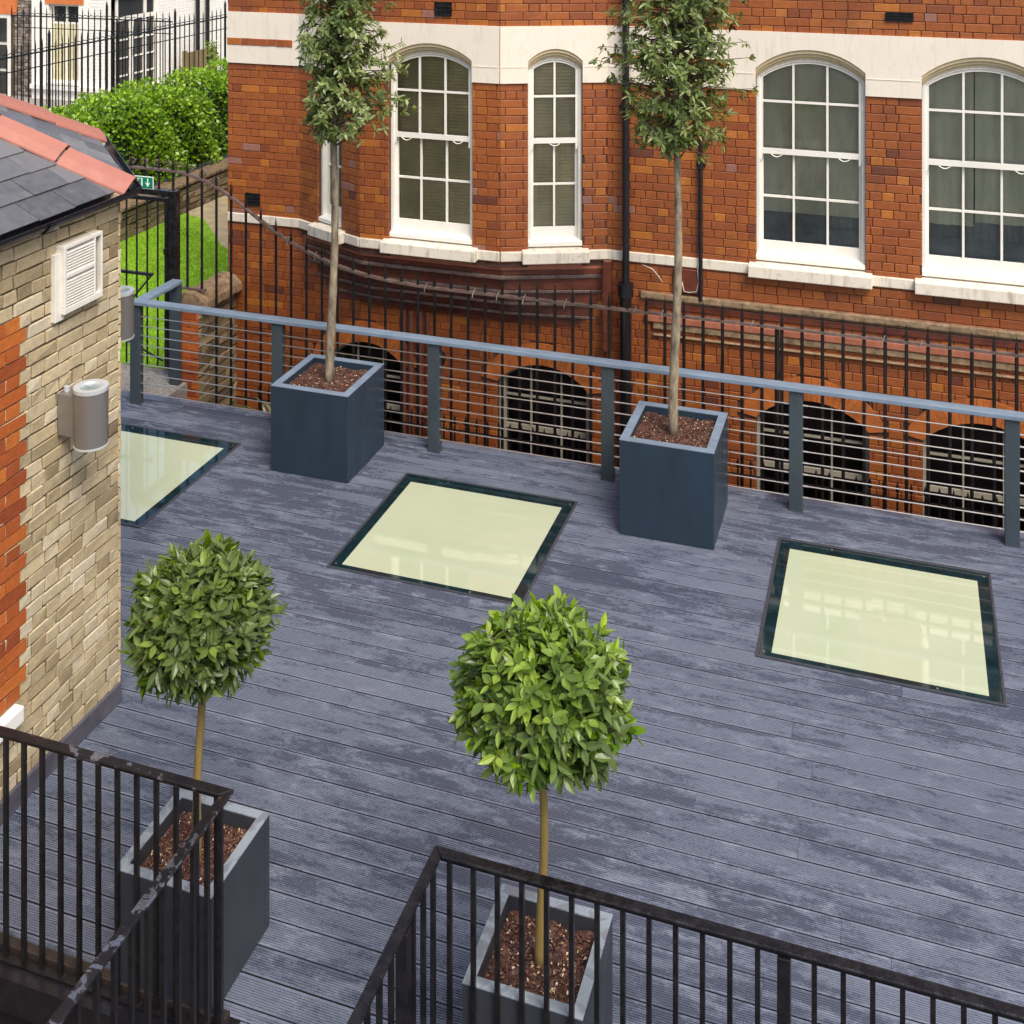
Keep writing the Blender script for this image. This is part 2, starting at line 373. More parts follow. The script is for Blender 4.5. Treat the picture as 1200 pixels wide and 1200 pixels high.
# ------------------------------------------------------------------ brick laying
def lay_bricks(mb, P0, P1, z0, z1, openings=(), course=0.0788, L=0.225, hd=0.108, joint=0.006, proud=0.0, rs=None, red=None, tone=None, jit=0.0012, flip=1, phase=0.0, depth=0.012):
    """bricks with rough faces along P0->P1 (plan), outward normal = right hand side * flip"""
    rs = rs or rnd
    P0 = Vector((P0[0], P0[1])); P1 = Vector((P1[0], P1[1])); d = P1 - P0; ln = d.length; d.normalize()
    n = Vector((d.y, -d.x)) * flip
    def W(s, z, o): return (P0.x + d.x * s + n.x * o, P0.y + d.y * s + n.y * o, z)
    rows = int(math.ceil((z1 - z0) / course))
    for r in range(rows):
        za = z0 + r * course; zb = min(za + course - joint, z1)
        if zb - za < 0.01: continue
        zc = (za + zb) / 2
        blocks = sorted([(a, b) for a, b, c0, c1 in openings if c0 - 0.001 < zc < c1 + 0.001])
        s = -phase
        k = r % 2
        cur = s + (0 if k else -hd / 2)
        while cur < ln:
            w = L if k else hd
            if rs.random() < 0.12: w = hd if k else L
            a = max(cur, 0.0); b = min(cur + w - joint, ln)
            cur += w
            segs = [(a, b)]
            for oa, ob in blocks:
                ns = []
                for x, y in segs:
                    if ob <= x or oa >= y: ns.append((x, y)); continue
                    if x < oa: ns.append((x, oa))
                    if y > ob: ns.append((ob, y))
                segs = ns
            for x, y in segs:
                if y - x < 0.015: continue
                t = tone(rs, (x + y) / 2, zc) if tone else min(1, max(0, rs.gauss(0.5, 0.2)))
                m = 1 if (red and red((x + y) / 2, zc, r)) else 0
                j = lambda: rs.uniform(-jit, jit)
                o = proud + rs.uniform(-0.0015, 0.0025)
                c = min(0.004, (y - x) / 5)
                q = [(x + j(), za + j()), (y + j(), za + j()), (y + j(), zb + j()), (x + j(), zb + j())]
                base = [mb.pt(W(px, pz, -0.004), t) for px, pz in q]
                mid = [mb.pt(W(px, pz, o + depth - 0.003), t) for px, pz in q]
                xm = (x + y) / 2; zm = (za + zb) / 2
                top = [mb.pt(W(px + (c if px < xm else -c), pz + (c if pz < zm else -c), o + depth + j()), t) for px, pz in q]
                if flip > 0:
                    mb.face(top, m)
                    for i in range(4):
                        i2 = (i + 1) % 4
                        mb.face((base[i], base[i2], mid[i2], mid[i]), m); mb.face((mid[i], mid[i2], top[i2], top[i]), m)
                else:
                    mb.face(top[::-1], m)
                    for i in range(4):
                        i2 = (i + 1) % 4
                        mb.face((base[i2], base[i], mid[i], mid[i2]), m); mb.face((mid[i2], mid[i], top[i], top[i2]), m)

def arc_z(u, a, b, zs, rise):
    w = b - a
    if rise <= 0 or u <= a or u >= b: return zs
    Rr = (w * w / 4 + rise * rise) / (2 * rise); x = u - (a + b) / 2
    return zs + rise - Rr + math.sqrt(max(0, Rr * Rr - x * x))

# ------------------------------------------------------------------ ground and deck
mb = MB(); mb.poly([(-60, -40, -2.6), (60, -40, -2.6), (60, 70, -2.6), (-60, 70, -2.6)])
tag(mb.build('ground', M['void']), kind='structure')

PITCH = 0.1461; GAP0 = 7.280
def deck_boards(mb, u0, u1, vlo, vhi):
    k0 = int(math.floor((vlo - GAP0) / PITCH)); k1 = int(math.ceil((vhi - GAP0) / PITCH))
    for k in range(k0, k1):
        a = GAP0 + k * PITCH; b = a + PITCH - 0.0078
        if b < vlo + 0.02: continue
        a = max(a, vlo); b = min(b, vhi)
        if b - a < 0.02: continue
        L0 = u0(a) if callable(u0) else u0
        joints = [L0]; x = L0 + rnd.uniform(0.8, 4.8)
        while x < u1 - 0.6:
            joints.append(x); x += rnd.choice((4.8, 4.8, 3.6))
        joints.append(u1)
        prof = [(a, -0.03), (a, -0.0006), (a + 0.0006, 0.0)]
        r0 = a + 0.006; n = int(round((b - a - 0.008) / 0.0118)); st = (b - a - 0.008) / max(1, n)
        for i in range(n):
            g = r0 + i * st
            if i > 0: prof += [(g - 0.0010, -0.0058), (g - 0.0005, 0.0)]
            if i < n - 1: prof += [(g + st - 0.0060, 0.0), (g + st - 0.0055, -0.0058)]
        prof += [(b - 0.0006, 0.0), (b, -0.0006), (b, -0.03)]
        for x0, x1 in zip(joints, joints[1:]):
            t = min(1, max(0, rnd.gauss(0.5, 0.18)))
            dz = rnd.uniform(-0.0008, 0.0008)
            A = [mb.pt((x0 + 0.0008, p, q + dz), t) for p, q in prof]; B = [mb.pt((x1 - 0.0008, p, q + dz), t) for p, q in prof]
            for i in range(len(prof) - 1): mb.face((A[i], B[i], B[i + 1], A[i + 1]), 1 if i in (0, len(prof) - 2) else 0)  # gap sides take the dark material: shade between boards put into colour
            mb.face(A); mb.face(B[::-1])
mb = MB()
deck_boards(mb, lambda v: -4.60 if v < 6.1 else -7.7, 3.4, 4.585, 9.93)
deck_boards(mb, -2.79, -1.84, 0.6, 4.58)
nd = len(mb.f)
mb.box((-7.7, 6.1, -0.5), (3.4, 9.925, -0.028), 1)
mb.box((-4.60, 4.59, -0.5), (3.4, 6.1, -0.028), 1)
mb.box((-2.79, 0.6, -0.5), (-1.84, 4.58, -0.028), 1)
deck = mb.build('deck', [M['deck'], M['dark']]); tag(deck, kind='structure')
mb = MB(); mb.box((-4.60, 4.66, -2.6), (3.4, 4.72, -0.5)); mb.box((-7.7, 9.80, -2.6), (3.4, 9.86, -0.5))
tag(mb.build('deck_foundation_wall', M['void']), kind='structure')

# ------------------------------------------------------------------ red brick building
VF, VB = 11.2, 10.79
A = (-6.10, VF); B = (-5.205, VB); Cc = (-3.719, VB); D = (-2.755, VF)
UL, UR, ZT = -6.972, 3.6, 6.6
bld = thing('brick_building', (-2.0, VF, -2.6), 'red brick Victorian building with cream stucco bands and a canted bay', 'building')
segs = [((UL, VF), A), (A, B), (B, Cc), (Cc, D), (D, (UR, VF))]
def seg_len(s): return (Vector(s[1]) - Vector(s[0])).length
ZS0, ZS1, ZB0, ZB1 = 1.415, 1.515, 3.13, 3.68      # string course and stucco band
# upper windows: segment index, a, b along the segment, spring, rise, columns
W_UP = [
    (1, 0.31, 0.70, 3.33, 0.12, 2, 'slats'),
    (2, -4.885 + 5.205, -4.000 + 5.205, 3.34, 0.15, 3, 'slats'),
    (3, 0.27, 0.80, 3.34, 0.12, 2, 'slats'),
    (4, -1.335 + 2.755, -0.352 + 2.755, 3.335, 0.19, 3, 'roller'),
    (4, 0.130 + 2.755, 1.150 + 2.755, 3.335, 0.19, 3, 'curtain'),
    (4, 1.62 + 2.755, 2.64 + 2.755, 3.335, 0.19, 3, 'curtain'),
]
W_LO = [(-5.78, -4.900), (-3.890, -2.943), (-1.335, -0.322), (0.140, 1.150), (1.62, 2.63)]
LO_SP, LO_RI, LO_BOT = 0.08, 0.215, -1.5

def seg_T(si):
    s = segs[si]; P0 = Vector(s[0]); d = (Vector(s[1]) - P0).normalized(); n = Vector((-d.y, d.x))   # n points into the wall
    def T(p): return Vector((P0.x + d.x * p.x + n.x * p.y, P0.y + d.y * p.x + n.y * p.y, p.z))
    return T

def red_tone(rs, s, z):
    r = rs.random()
    dark = 0.5 + 0.5 * math.sin(s * 1.7 + z * 0.9) * math.sin(z * 2.3 + s)
    if r < 0.06: return rs.uniform(0.82, 0.92)
    if r < 0.065 + 0.09 * dark ** 2: return rs.uniform(0.08, 0.28)
    if r < 0.08 + 0.09 * dark ** 2: return 1.0
    return min(0.8, max(0.25, rs.gauss(0.53, 0.11)))

wall = MB()
for si, s in enumerate(segs):
    L = seg_len(s)
    ops = [(w[1], w[2], 1.2, 3.3) for w in W_UP if w[0] == si]
    lay_bricks(wall, s[0], s[1], 1.40, 3.15, ops, tone=red_tone, joint=0.0055)
    lay_bricks(wall, s[0], s[1], 3.66, ZT, (), tone=red_tone, joint=0.0055)
    T = seg_T(si); bk = MB(T)
    xs = sorted(set([0, L] + [x for w in W_UP if w[0] == si for x in (w[1], w[2])]))
    for x0, x1 in zip(xs, xs[1:]):
        hole = any(w[0] == si and w[1] <= x0 + 1e-4 and x1 <= w[2] + 1e-4 for w in W_UP)
        if hole:
            bk.box((x0, 0.02, 1.36), (x1, 0.3, 1.50), 1); bk.box((x0, 0.0, 3.62), (x1, 0.3, ZT), 1)
        else:
            bk.box((x0, 0, 1.35), (x1, 0.3, ZT), 1)
    off = len(wall.v); wall.v += bk.v; wall.t += bk.t; wall.f += [tuple(i + off for i in f) for f in bk.f]; wall.m += bk.m
# lower flat wall with basement openings (arched)
def lo_tone(rs, s, z):
    t = red_tone(rs, s, z)
    return t * 0.9
lops = []
for a, b in W_LO: lops.append((a - UL, b - UL, LO_BOT, 0.10))
arch_cut = []
for a, b in W_LO:                                   # bricks stop at the rubbed arch ring
    n = 10
    for i in range(n):
        x0 = a - 0.17 + (b - a + 0.34) * i / n; x1 = a - 0.17 + (b - a + 0.34) * (i + 1) / n
        arch_cut.append((x0 - UL, x1 - UL, -0.02 if True else 0, arc_z((x0 + x1) / 2, a - 0.17, b + 0.17, 0.10, 0.40)))
low = [(x0, x1, 0.05, c1) for x0, x1, c0, c1 in arch_cut]
lay_bricks(wall, (UL, VF), (UR, VF), -1.6, 1.42, lops + low, tone=lo_tone, joint=0.0055)
xs = sorted(set([UL, UR] + [x for w in W_LO for x in w]))
for x0, x1 in zip(xs, xs[1:]):
    hole = any(a <= x0 + 1e-4 and x1 <= b + 1e-4 for a, b in W_LO)
    if hole:
        wall.box((x0, VF, -2.6), (x1, VF + 0.3, LO_BOT), 1); wall.box((x0, VF, 0.42), (x1, VF + 0.3, 1.36), 1)
    else:
        wall.box((x0, VF, -2.6), (x1, VF + 0.3, 1.36), 1)
# flank walls and roof slab
wall.box((UL + 0.002, VF + 0.3, -2.6), (UL + 0.3, 19, ZT), 1)
lay_bricks(wall, (UL, 15), (UL, VF + 0.0), -0.1, 4.4, (), tone=red_tone, joint=0.0055)
wall.box((UR - 0.3, VF + 0.3, -2.6), (UR, 19, ZT), 1)
wall.box((UL, VF + 0.3, ZT), (UR, 19, ZT + 0.15), 1)
wall.build('wall', [M['red_brick'], M['red_mortar']], bld)

mb = MB()
mb.box((UL + 0.3, VF + 1.15, -2.6), (UR - 0.3, VF + 1.2, ZT), 0)
mb.box((UL + 0.3, VF + 0.31, 1.0), (UR - 0.3, VF + 1.15, 1.1), 1)
mb.build('room', [M['room'], M['room_floor']], bld)

# stucco band with arched cut-outs
band = MB()
for si, s in enumerate(segs):
    T = seg_T(si); L = seg_len(s); bk = MB(T)
    ws = [w for w in W_UP if w[0] == si]
    xs = [0.0, L]
    for w in ws:
        xs += [w[1] + (w[2] - w[1]) * i / 16 for i in range(17)]
    e0 = 0.0; xs = sorted(set(xs))
    PR = -0.030
    for x0, x1 in zip(xs, xs[1:]):
        xm = (x0 + x1) / 2; z0 = z1 = ZB0; inside = None
        for w in ws:
            if w[1] < xm < w[2]:
                z0 = arc_z(x0, w[1], w[2], w[3], w[4]); z1 = arc_z(x1, w[1], w[2], w[3], w[4]); inside = w
        bk.hexa([(x0, PR, z0), (x1, PR, z1), (x1, 0.12, z1), (x0, 0.12, z0), (x0, PR, ZB1), (x1, PR, ZB1), (x1, 0.12, ZB1), (x0, 0.12, ZB1)])
    off = len(band.v); band.v += bk.v; band.t += bk.t; band.f += [tuple(i + off for i in f) for f in bk.f]; band.m += bk.m
so = band.build('stucco_band', M['stucco'], bld)
# brick strip let into the band
mb = MB()
lay_bricks(mb, (UL, VF - 0.030), (-6.18, VF - 0.030), 3.325, 3.40, (), tone=red_tone, depth=0.006, joint=0.004); mb.build('brick_strip', M['red_brick'], bld); mb = MB()
lay_bricks(mb, (-2.70, VF - 0.030), (-1.60, VF - 0.030), 3.325, 3.40, (), tone=red_tone, depth=0.006, joint=0.004)
mb.build('brick_strip', M['red_brick'], bld)
# thin groove line under the arches in the stucco
mb = MB()
for si, s in enumerate(segs):
    bk = MB(seg_T(si)); L = seg_len(s); ws = sorted((w[1], w[2]) for w in W_UP if w[0] == si); x = 0.0
    for a, b in ws + [(L, L)]:
        if a - x > 0.05 and not (si in (0,)):
            bk = MB(seg_T(si)); bk.box((x + 0.012, -0.034, 3.283), (a - 0.012, -0.028, 3.289)); bk.build('stucco_joint', M['stucco'], bld)
        x = b

# string course
sc = MB()
for si, s in enumerate(segs):
    bk = MB(seg_T(si)); L = seg_len(s)
    e0 = 0.0 if si == 0 else (0.004); e1 = L
    bk.hexa([(e0, -0.03, ZS0), (e1, -0.03, ZS0), (e1, 0.1, ZS0), (e0, 0.1, ZS0), (e0, -0.03, ZS1 - 0.008), (e1, -0.03, ZS1 - 0.008), (e1, 0.1, ZS1), (e0, 0.1, ZS1)])
    off = len(sc.v); sc.v += bk.v; sc.t += bk.t; sc.f += [tuple(i + off for i in f) for f in bk.f]; sc.m += bk.m
sc.build('string_course', M['sill'], bld, bevel=0.006)

def add_into(dst, src, mofs=0):
    off = len(dst.v); dst.v += src.v; dst.t += src.t
    dst.f += [tuple(i + off for i in f) for f in src.f]; dst.m += [m + mofs for m in src.m]

def sash_window(si, a, b, zs, rise, cols, inner, left_clip=None):
    T = seg_T(si)
    zb = 1.60
    # sill stone
    s = MB(T); ov = 0.06
    s.hexa([(a - ov, -0.10, ZS0 - 0.012), (b + ov, -0.10, ZS0 - 0.012), (b + ov, 0.12, ZS0 - 0.012), (a - ov, 0.12, ZS0 - 0.012),
            (a - ov, -0.10, 1.512), (b + ov, -0.10, 1.512), (b + ov, 0.12, 1.545), (a - ov, 0.12, 1.545)])
    s.build('sill', M['sill'], bld, bevel=0.008)
    # arch mouldings (two steps) inside the stucco edge, their shadow painted as tan
    m = MB(T); N = 16
    for w_, y0 in ((0.035, -0.015), (0.065, 0.004), (0.09, 0.022)):
        for i in range(N):
            x0 = a + (b - a) * i / N; x1 = a + (b - a) * (i + 1) / N
            zt0 = arc_z(x0, a, b, zs, rise); zt1 = arc_z(x1, a, b, zs, rise)
            q0 = zt0 - w_; q1 = zt1 - w_
            m.hexa([(x0, y0, q0), (x1, y0, q1), (x1, y0 + 0.05, q1), (x0, y0 + 0.05, q0), (x0, y0, zt0 + 0.01), (x1, y0, zt1 + 0.01), (x1, y0 + 0.05, zt1 + 0.01), (x0, y0 + 0.05, zt0 + 0.01)])
    m.build('arch_moulding', M['arch_shade_tan'], bld)
    # frame
    f = MB(T); fw = 0.035; Y = 0.035
    ztop = lambda x: arc_z(x, a, b, zs, rise) - 0.085
    f.box((a + 0.001, Y, zb - 0.03), (a + fw, Y + 0.10, ztop(a + fw) + 0.02)); f.box((b - fw, Y, zb - 0.03), (b - 0.001, Y + 0.10, ztop(b - fw) + 0.02))
    N = 16; ia, ib = a + fw, b - fw
    for i in range(N):
        x0 = ia + (ib - ia) * i / N; x1 = ia + (ib - ia) * (i + 1) / N
        f.hexa([(x0, Y, ztop(x0) - 0.03), (x1, Y, ztop(x1) - 0.03), (x1, Y + 0.1, ztop(x1) - 0.03), (x0, Y + 0.1, ztop(x0) - 0.03),
                (x0, Y, ztop(x0) + 0.03), (x1, Y, ztop(x1) + 0.03), (x1, Y + 0.1, ztop(x1) + 0.03), (x0, Y + 0.1, ztop(x0) + 0.03)])
    # sub-sill timber, sloping outwards
    f.hexa([(a + 0.002, -0.005, 1.545), (b - 0.002, -0.005, 1.545), (b - 0.002, Y + 0.1, 1.545), (a + 0.002, Y + 0.1, 1.545),
            (a + 0.002, -0.005, 1.585), (b - 0.002, -0.005, 1.585), (b - 0.002, Y + 0.1, 1.625), (a + 0.002, Y + 0.1, 1.625)])
    win = f.build('window', M['white_wood'], bld, bevel=0.004)
    # sashes
    zm = 2.56; st = 0.028
    for nm, y, z0, z1, top, rail in (('upper_sash', Y + 0.012, zm - 0.028, None, True, 0.05), ('lower_sash', Y + 0.052, zb - 0.005, zm + 0.026, False, 0.115)):
        g = MB(T); l, r = ia - 0.002, ib + 0.002; dp = 0.036
        zt = (lambda x: ztop(x) - 0.025) if top else (lambda x: z1)
        g.box((l, y, z0), (l + st, y + dp, zt(l + st))); g.box((r - st, y, z0), (r, y + dp, zt(r - st)))
        g.box((l + st, y, z0), (r - st, y + dp, z0 + rail))
        if top:
            for i in range(N):
                x0 = l + st + (r - l - 2 * st) * i / N; x1 = l + st + (r - l - 2 * st) * (i + 1) / N
                g.hexa([(x0, y, zt(x0) - 0.028), (x1, y, zt(x1) - 0.028), (x1, y + dp, zt(x1) - 0.028), (x0, y + dp, zt(x0) - 0.028),
                        (x0, y, zt(x0)), (x1, y, zt(x1)), (x1, y + dp, zt(x1)), (x0, y + dp, zt(x0))])
        else:
            g.box((l + st, y, z1 - 0.04), (r - st, y + dp, z1))
        zlo = z0 + rail; zhi = (zt((l + r) / 2) if top else z1 - 0.04)
        for c in range(1, cols):
            xc = l + (r - l) * c / cols
            g.box((xc - 0.010, y + 0.002, zlo), (xc + 0.010, y + dp - 0.002, zt(xc) - 0.01))
        zmid = zlo + (zhi - zlo) * (0.53 if top else 0.5)
        for c in range(cols):
            x0 = l + st if c == 0 else l + (r - l) * c / cols + 0.010; x1 = r - st if c == cols - 1 else l + (r - l) * (c + 1) / cols - 0.010
            g.box((x0, y + 0.002, zmid - 0.010), (x1, y + dp - 0.002, zmid + 0.010))
        if top:   # sash horns
            for xx in (l, r - st): g.hexa([(xx, y, z0 - 0.06), (xx + st * 0.6, y, z0 - 0.06), (xx + st * 0.6, y + dp, z0 - 0.06), (xx, y + dp, z0 - 0.06), (xx, y, z0), (xx + st, y, z0), (xx + st, y + dp, z0), (xx, y + dp, z0)])
        g.build(nm, M['white_wood'], win, root=bld)
        gl = MB(T)
        N2 = 8
        for i in range(N2):
            x0 = l + st * 0.5 + (r - l - st) * i / N2; x1 = l + st * 0.5 + (r - l - st) * (i + 1) / N2
            gl.poly([(x0, y + dp / 2, zlo - 0.01), (x1, y + dp / 2, zlo - 0.01), (x1, y + dp / 2, zt(x1) - 0.012), (x0, y + dp / 2, zt(x0) - 0.012)])
        gl.build('glass', M['glass'], win, root=bld)
    # pull handles below the meeting rail
    for xx in ((ia + ib) / 2,) if cols == 2 else (ia + (ib - ia) / 6, ia + (ib - ia) * 5 / 6):
        h = MB(T); h.tube([(xx - 0.05 + 0.10 * i / 8, Y + 0.022 - 0.018, zm - 0.030 - 0.022 * math.sin(math.pi * i / 8)) for i in range(9)], 0.005, 6)
        h.build('sash_lift', M['white_wood'], win, root=bld)
    # what hangs behind
    y = Y + 0.108
    if inner == 'slats':
        sl = MB(T); z = zb + 0.02
        while z < zs + rise - 0.06:
            sl.hexa([(a - 0.02, y - 0.012, z), (b + 0.02, y - 0.012, z), (b + 0.02, y + 0.012, z + 0.027), (a - 0.02, y + 0.012, z + 0.027),
                     (a - 0.02, y - 0.014, z + 0.002), (b + 0.02, y - 0.014, z + 0.002), (b + 0.02, y + 0.010, z + 0.029), (a - 0.02, y + 0.010, z + 0.029)], 0, rnd.random())
            z += 0.033
        sl.build('venetian_blind', M['blind'], win, root=bld)
        if False:
            cu = MB(T); n = 14; x0, x1 = a - 0.01, a + 0.42
            P = [(x0 + (x1 - x0) * i / n, y - 0.05 + 0.018 * math.sin(i * 2.0)) for i in range(n + 1)]
            for i in range(n): cu.poly([(P[i][0], P[i][1], zb), (P[i + 1][0], P[i + 1][1], zb), (P[i + 1][0], P[i + 1][1], zs + rise), (P[i][0], P[i][1], zs + rise)])
            cu.build('curtain', M['curtain'], win, root=bld, smooth=True)
    elif inner == 'roller':
        sl = MB(T); sl.box((a - 0.03, y, 1.99), (b + 0.03, y + 0.006, zs + rise)); sl.box((a - 0.03, y - 0.006, 1.975), (b + 0.03, y + 0.012, 1.99))
        sl.build('roller_blind', M['roller'], win, root=bld)
        sl = MB(T); sl.box((a - 0.03, y + 0.02, zb - 0.02), (b + 0.03, y + 0.026, 2.03)); sl.build('dim_pane_sheet', M['dim_sheet'], win, root=bld)  # last sheet is added, only for the dim tone of the bottom panes
    else:
        cu = MB(T); n = 40; x0, x1 = a - 0.03, a + 0.40
        for (x0, x1, zz) in ((a - 0.03, a + 0.44, 1.98), (a + 0.45, b + 0.03, 2.02)):
            P = [(x0 + (x1 - x0) * i / n, y + 0.012 + 0.006 * math.sin(i * 0.8) + 0.008 * math.sin(i * 0.27)) for i in range(n + 1)]
            for i in range(n): cu.poly([(P[i][0], P[i][1], zz), (P[i + 1][0], P[i + 1][1], zz), (P[i + 1][0], P[i + 1][1], zs + rise), (P[i][0], P[i][1], zs + rise)])
        cu.build('curtain', M['roller'], win, root=bld, smooth=True)
        sl = MB(T); sl.box((a - 0.03, y + 0.04, zb - 0.02), (b + 0.03, y + 0.046, 2.03)); sl.build('dim_pane_sheet', M['dim_sheet'], win, root=bld)
for w in W_UP: sash_window(*w)

# basement windows
for a, b in W_LO:
    ring = MB(); N = 22; ea, eb = a - 0.17, b + 0.17
    for i in range(N):                                   # voussoirs of rubbed brick
        t0 = i / N; t1 = (i + 1) / N
        x0 = a + (b - a) * t0; x1 = a + (b - a) * t1; X0 = ea + (eb - ea) * t0; X1 = ea + (eb - ea) * t1
        g = 0.0015
        q = [(x0 + g, arc_z(x0, a, b, LO_SP, LO_RI)), (x1 - g, arc_z(x1, a, b, LO_SP, LO_RI)), (X1 - g, arc_z(X1, ea, eb, LO_SP + 0.03, 0.40)), (X0 + g, arc_z(X0, ea, eb, LO_SP + 0.03, 0.40))]
        pr = VF - 0.014 - rnd.uniform(0, 0.002)
        ring.hexa([(q[0][0], pr, q[0][1]), (q[1][0], pr, q[1][1]), (q[1][0], VF + 0.14, q[1][1]), (q[0][0], VF + 0.14, q[0][1]),
                   (q[3][0], pr, q[3][1]), (q[2][0], pr, q[2][1]), (q[2][0], VF + 0.14, q[2][1]), (q[3][0], VF + 0.14, q[3][1])], 0, rnd.random())
    ring.build('arch', M['terracotta'], bld)
    Y = VF + 0.10; f = MB()
    zt = lambda x: arc_z(x, a, b, LO_SP, LO_RI)
    f.box((a + 0.001, Y - 0.03, LO_BOT), (a + 0.06, Y + 0.08, zt(a + 0.06))); f.box((b - 0.045, Y - 0.03, LO_BOT), (b - 0.001, Y + 0.08, zt(b - 0.045)))
    for i in range(16):
        x0 = a + 0.06 + (b - a - 0.105) * i / 16; x1 = a + 0.06 + (b - a - 0.105) * (i + 1) / 16
        f.hexa([(x0, Y, zt(x0) - 0.045), (x1, Y, zt(x1) - 0.045), (x1, Y + 0.08, zt(x1) - 0.045), (x0, Y + 0.08, zt(x0) - 0.045),
                (x0, Y, zt(x0)), (x1, Y, zt(x1)), (x1, Y + 0.08, zt(x1)), (x0, Y + 0.08, zt(x0))])
    win = f.build('basement_window', M['cream_wood'], bld)
    g = MB()
    for c in (1, 2):
        xc = a + (b - a) * c / 3 + 0.005
        g.box((xc - 0.008, Y + 0.01, LO_BOT), (xc + 0.008, Y + 0.05, zt(xc) - 0.04))
    for z_, hh in ((-0.085, 0.009), (-0.40, 0.024)):
        for c in range(3):
            x0 = (a + 0.06) if c == 0 else a + (b - a) * c / 3 + 0.013; x1 = (b - 0.045) if c == 2 else a + (b - a) * (c + 1) / 3 - 0.003
            g.box((x0, Y + 0.012, z_ - hh), (x1, Y + 0.048, z_ + hh))
    g.build('glazing_bars', M['cream_wood'], win, root=bld)
    g = MB(); g.box((a - 0.05, VF + 0.31, LO_BOT - 0.1), (b + 0.05, VF + 0.315, 0.44)); g.build('backing', M['reflection_brown'], win, root=bld)  # added panel: brown reflection in the glass put into its colour
    gl = MB()
    for i in range(8):
        x0 = a + 0.05 + (b - a - 0.09) * i / 8; x1 = a + 0.05 + (b - a - 0.09) * (i + 1) / 8
        gl.poly([(x0, Y + 0.03, LO_BOT), (x1, Y + 0.03, LO_BOT), (x1, Y + 0.03, zt(x1) - 0.03), (x0, Y + 0.03, zt(x0) - 0.03)])
    gl.build('glass', M['glass'], win, root=bld)

# bay corbel: mouldings stepping back under the bay
def bay_poly(k, lip=0.0):
    def P(p, end):
        v = VF - (VF - p[1]) * k - lip
        return (p[0], v)
    uA = -6.10 + (1 - k) * 0.35; uD = -2.755 - (1 - k) * 0.10
    b = -5.205 + (1 - k) * 0.06; c = -3.719 + (1 - k) * 0.02
    return [(uA, VF - 0.002), (b, VF - (VF - VB) * k - lip), (c, VF - (VF - VB) * k - lip), (uD, VF - 0.002)]
mb = MB(); z = ZS0
for h, k, mi in ((0.10, 0.93, 1), (0.055, 0.86, 0), (0.035, 0.94, 2), (0.12, 0.74, 0), (0.03, 0.80, 2), (0.11, 0.52, 0), (0.03, 0.58, 2), (0.10, 0.30, 0), (0.03, 0.34, 2), (0.09, 0.12, 0)):
    mb.prism(bay_poly(k), z - h, z - 0.0005, mi); z -= h
mb.build('corbel', [M['corbel'], M['pink_tile'], M['rust_rail']], bld, bevel=0.006)  # lips use the paler third material, painting the light their edges catch
# returns that frame the corbel
mb = MB(); mb.box((-2.775, VF - 0.10, 0.55), (-2.70, VF + 0.02, ZS0 - 0.002)); mb.build('corbel_cheek', M['corbel'], bld)
# right-hand mouldings
def mould(name, mat, u0, u1, rows):
    mb = MB()
    for z0, z1, pr in rows: mb.box((u0, VF - pr, z0), (u1, VF + 0.02, z1))
    mb.build(name, mat, bld, bevel=0.01)
mould('stone_ledge', M['mossy_stone'], -2.42, UR, [(1.085, 1.145, 0.055), (1.062, 1.083, 0.03)])
mould('tile_moulding', M['pink_tile'], -2.38, UR, [(0.865, 0.935, 0.05)])
mould('lower_ledge', M['mossy_stone'], -2.30, UR, [(0.80, 0.862, 0.038), (0.735, 0.75, 0.045)])
mould('tile_moulding', M['corbel'], -2.36, UR, [(0.99, 1.058, 0.028)])

def pipe(name, u, r, z0, z1, mat, v=None, collars=(), lowr=None):
    v = v if v is not None else VF - r - 0.03
    mb = MB(); mb.tube([(u, v, z0), (u, v, z1)], r, 14)
    for zc in collars: mb.tube([(u, v, zc - 0.035), (u, v, zc + 0.035)], r * 1.35, 14)
    for zc in collars: mb.box((u - r * 2.1, VF - 0.03, zc - 0.02), (u + r * 2.1, VF - 0.012, zc + 0.02))
    return mb.build(name, mat, bld, smooth=False)
pipe('drainpipe', -2.555, 0.036, 1.16, ZT, M['black_pipe'], v=VF - 0.085, collars=(2.9, 5.0))
mb = MB(); mb.tube([(-2.555, VF - 0.085, -2.6), (-2.555, VF - 0.085, 1.16)], 0.056, 14)
mb.tube([(-2.555, VF - 0.085, 1.10), (-2.555, VF - 0.085, 1.22)], 0.075, 14); mb.tube([(-2.555, VF - 0.085, 0.2), (-2.555, VF - 0.085, 0.27)], 0.07, 14)
mb.build('drainpipe', M['black_pipe'], bld)
pipe('drainpipe', -1.842, 0.020, 1.12, ZT, M['black_pipe'], collars=(2.4, 4.4))
for u, r in ((-4.88, 0.022), (-4.80, 0.03), (-4.70, 0.03), (-4.62, 0.022)): pipe('soil_pipe', u, r, -2.4, 0.70, M['red_pipe'])
# cable and junction box
mb = MB(); mb.tube([(-1.86, VF - 0.05, 1.50), (-1.87, VF - 0.05, 1.40), (-1.86, VF - 0.05, 1.30), (-1.88, VF - 0.05, 1.20), (-1.95, VF - 0.05, 1.185), (-2.00, VF - 0.05, 1.19), (-2.02, VF - 0.05, 1.28)], 0.006, 6)
mb.build('cable', M['pale_cable'], bld, smooth=True); mb = MB()
mb.tube([(-2.40, VF - 0.04, 1.40), (-2.30, VF - 0.05, 1.37), (-2.24, VF - 0.06, 1.31), (-2.20, VF - 0.07, 1.26)], 0.006, 6)
mb.build('cable', M['pale_cable'], bld, smooth=True)
mb = MB(); mb.box((-2.10, VF - 0.045, 1.17), (-1.82, VF - 0.014, 1.40)); mb.build('junction_panel', M['corbel'], bld, bevel=0.008)
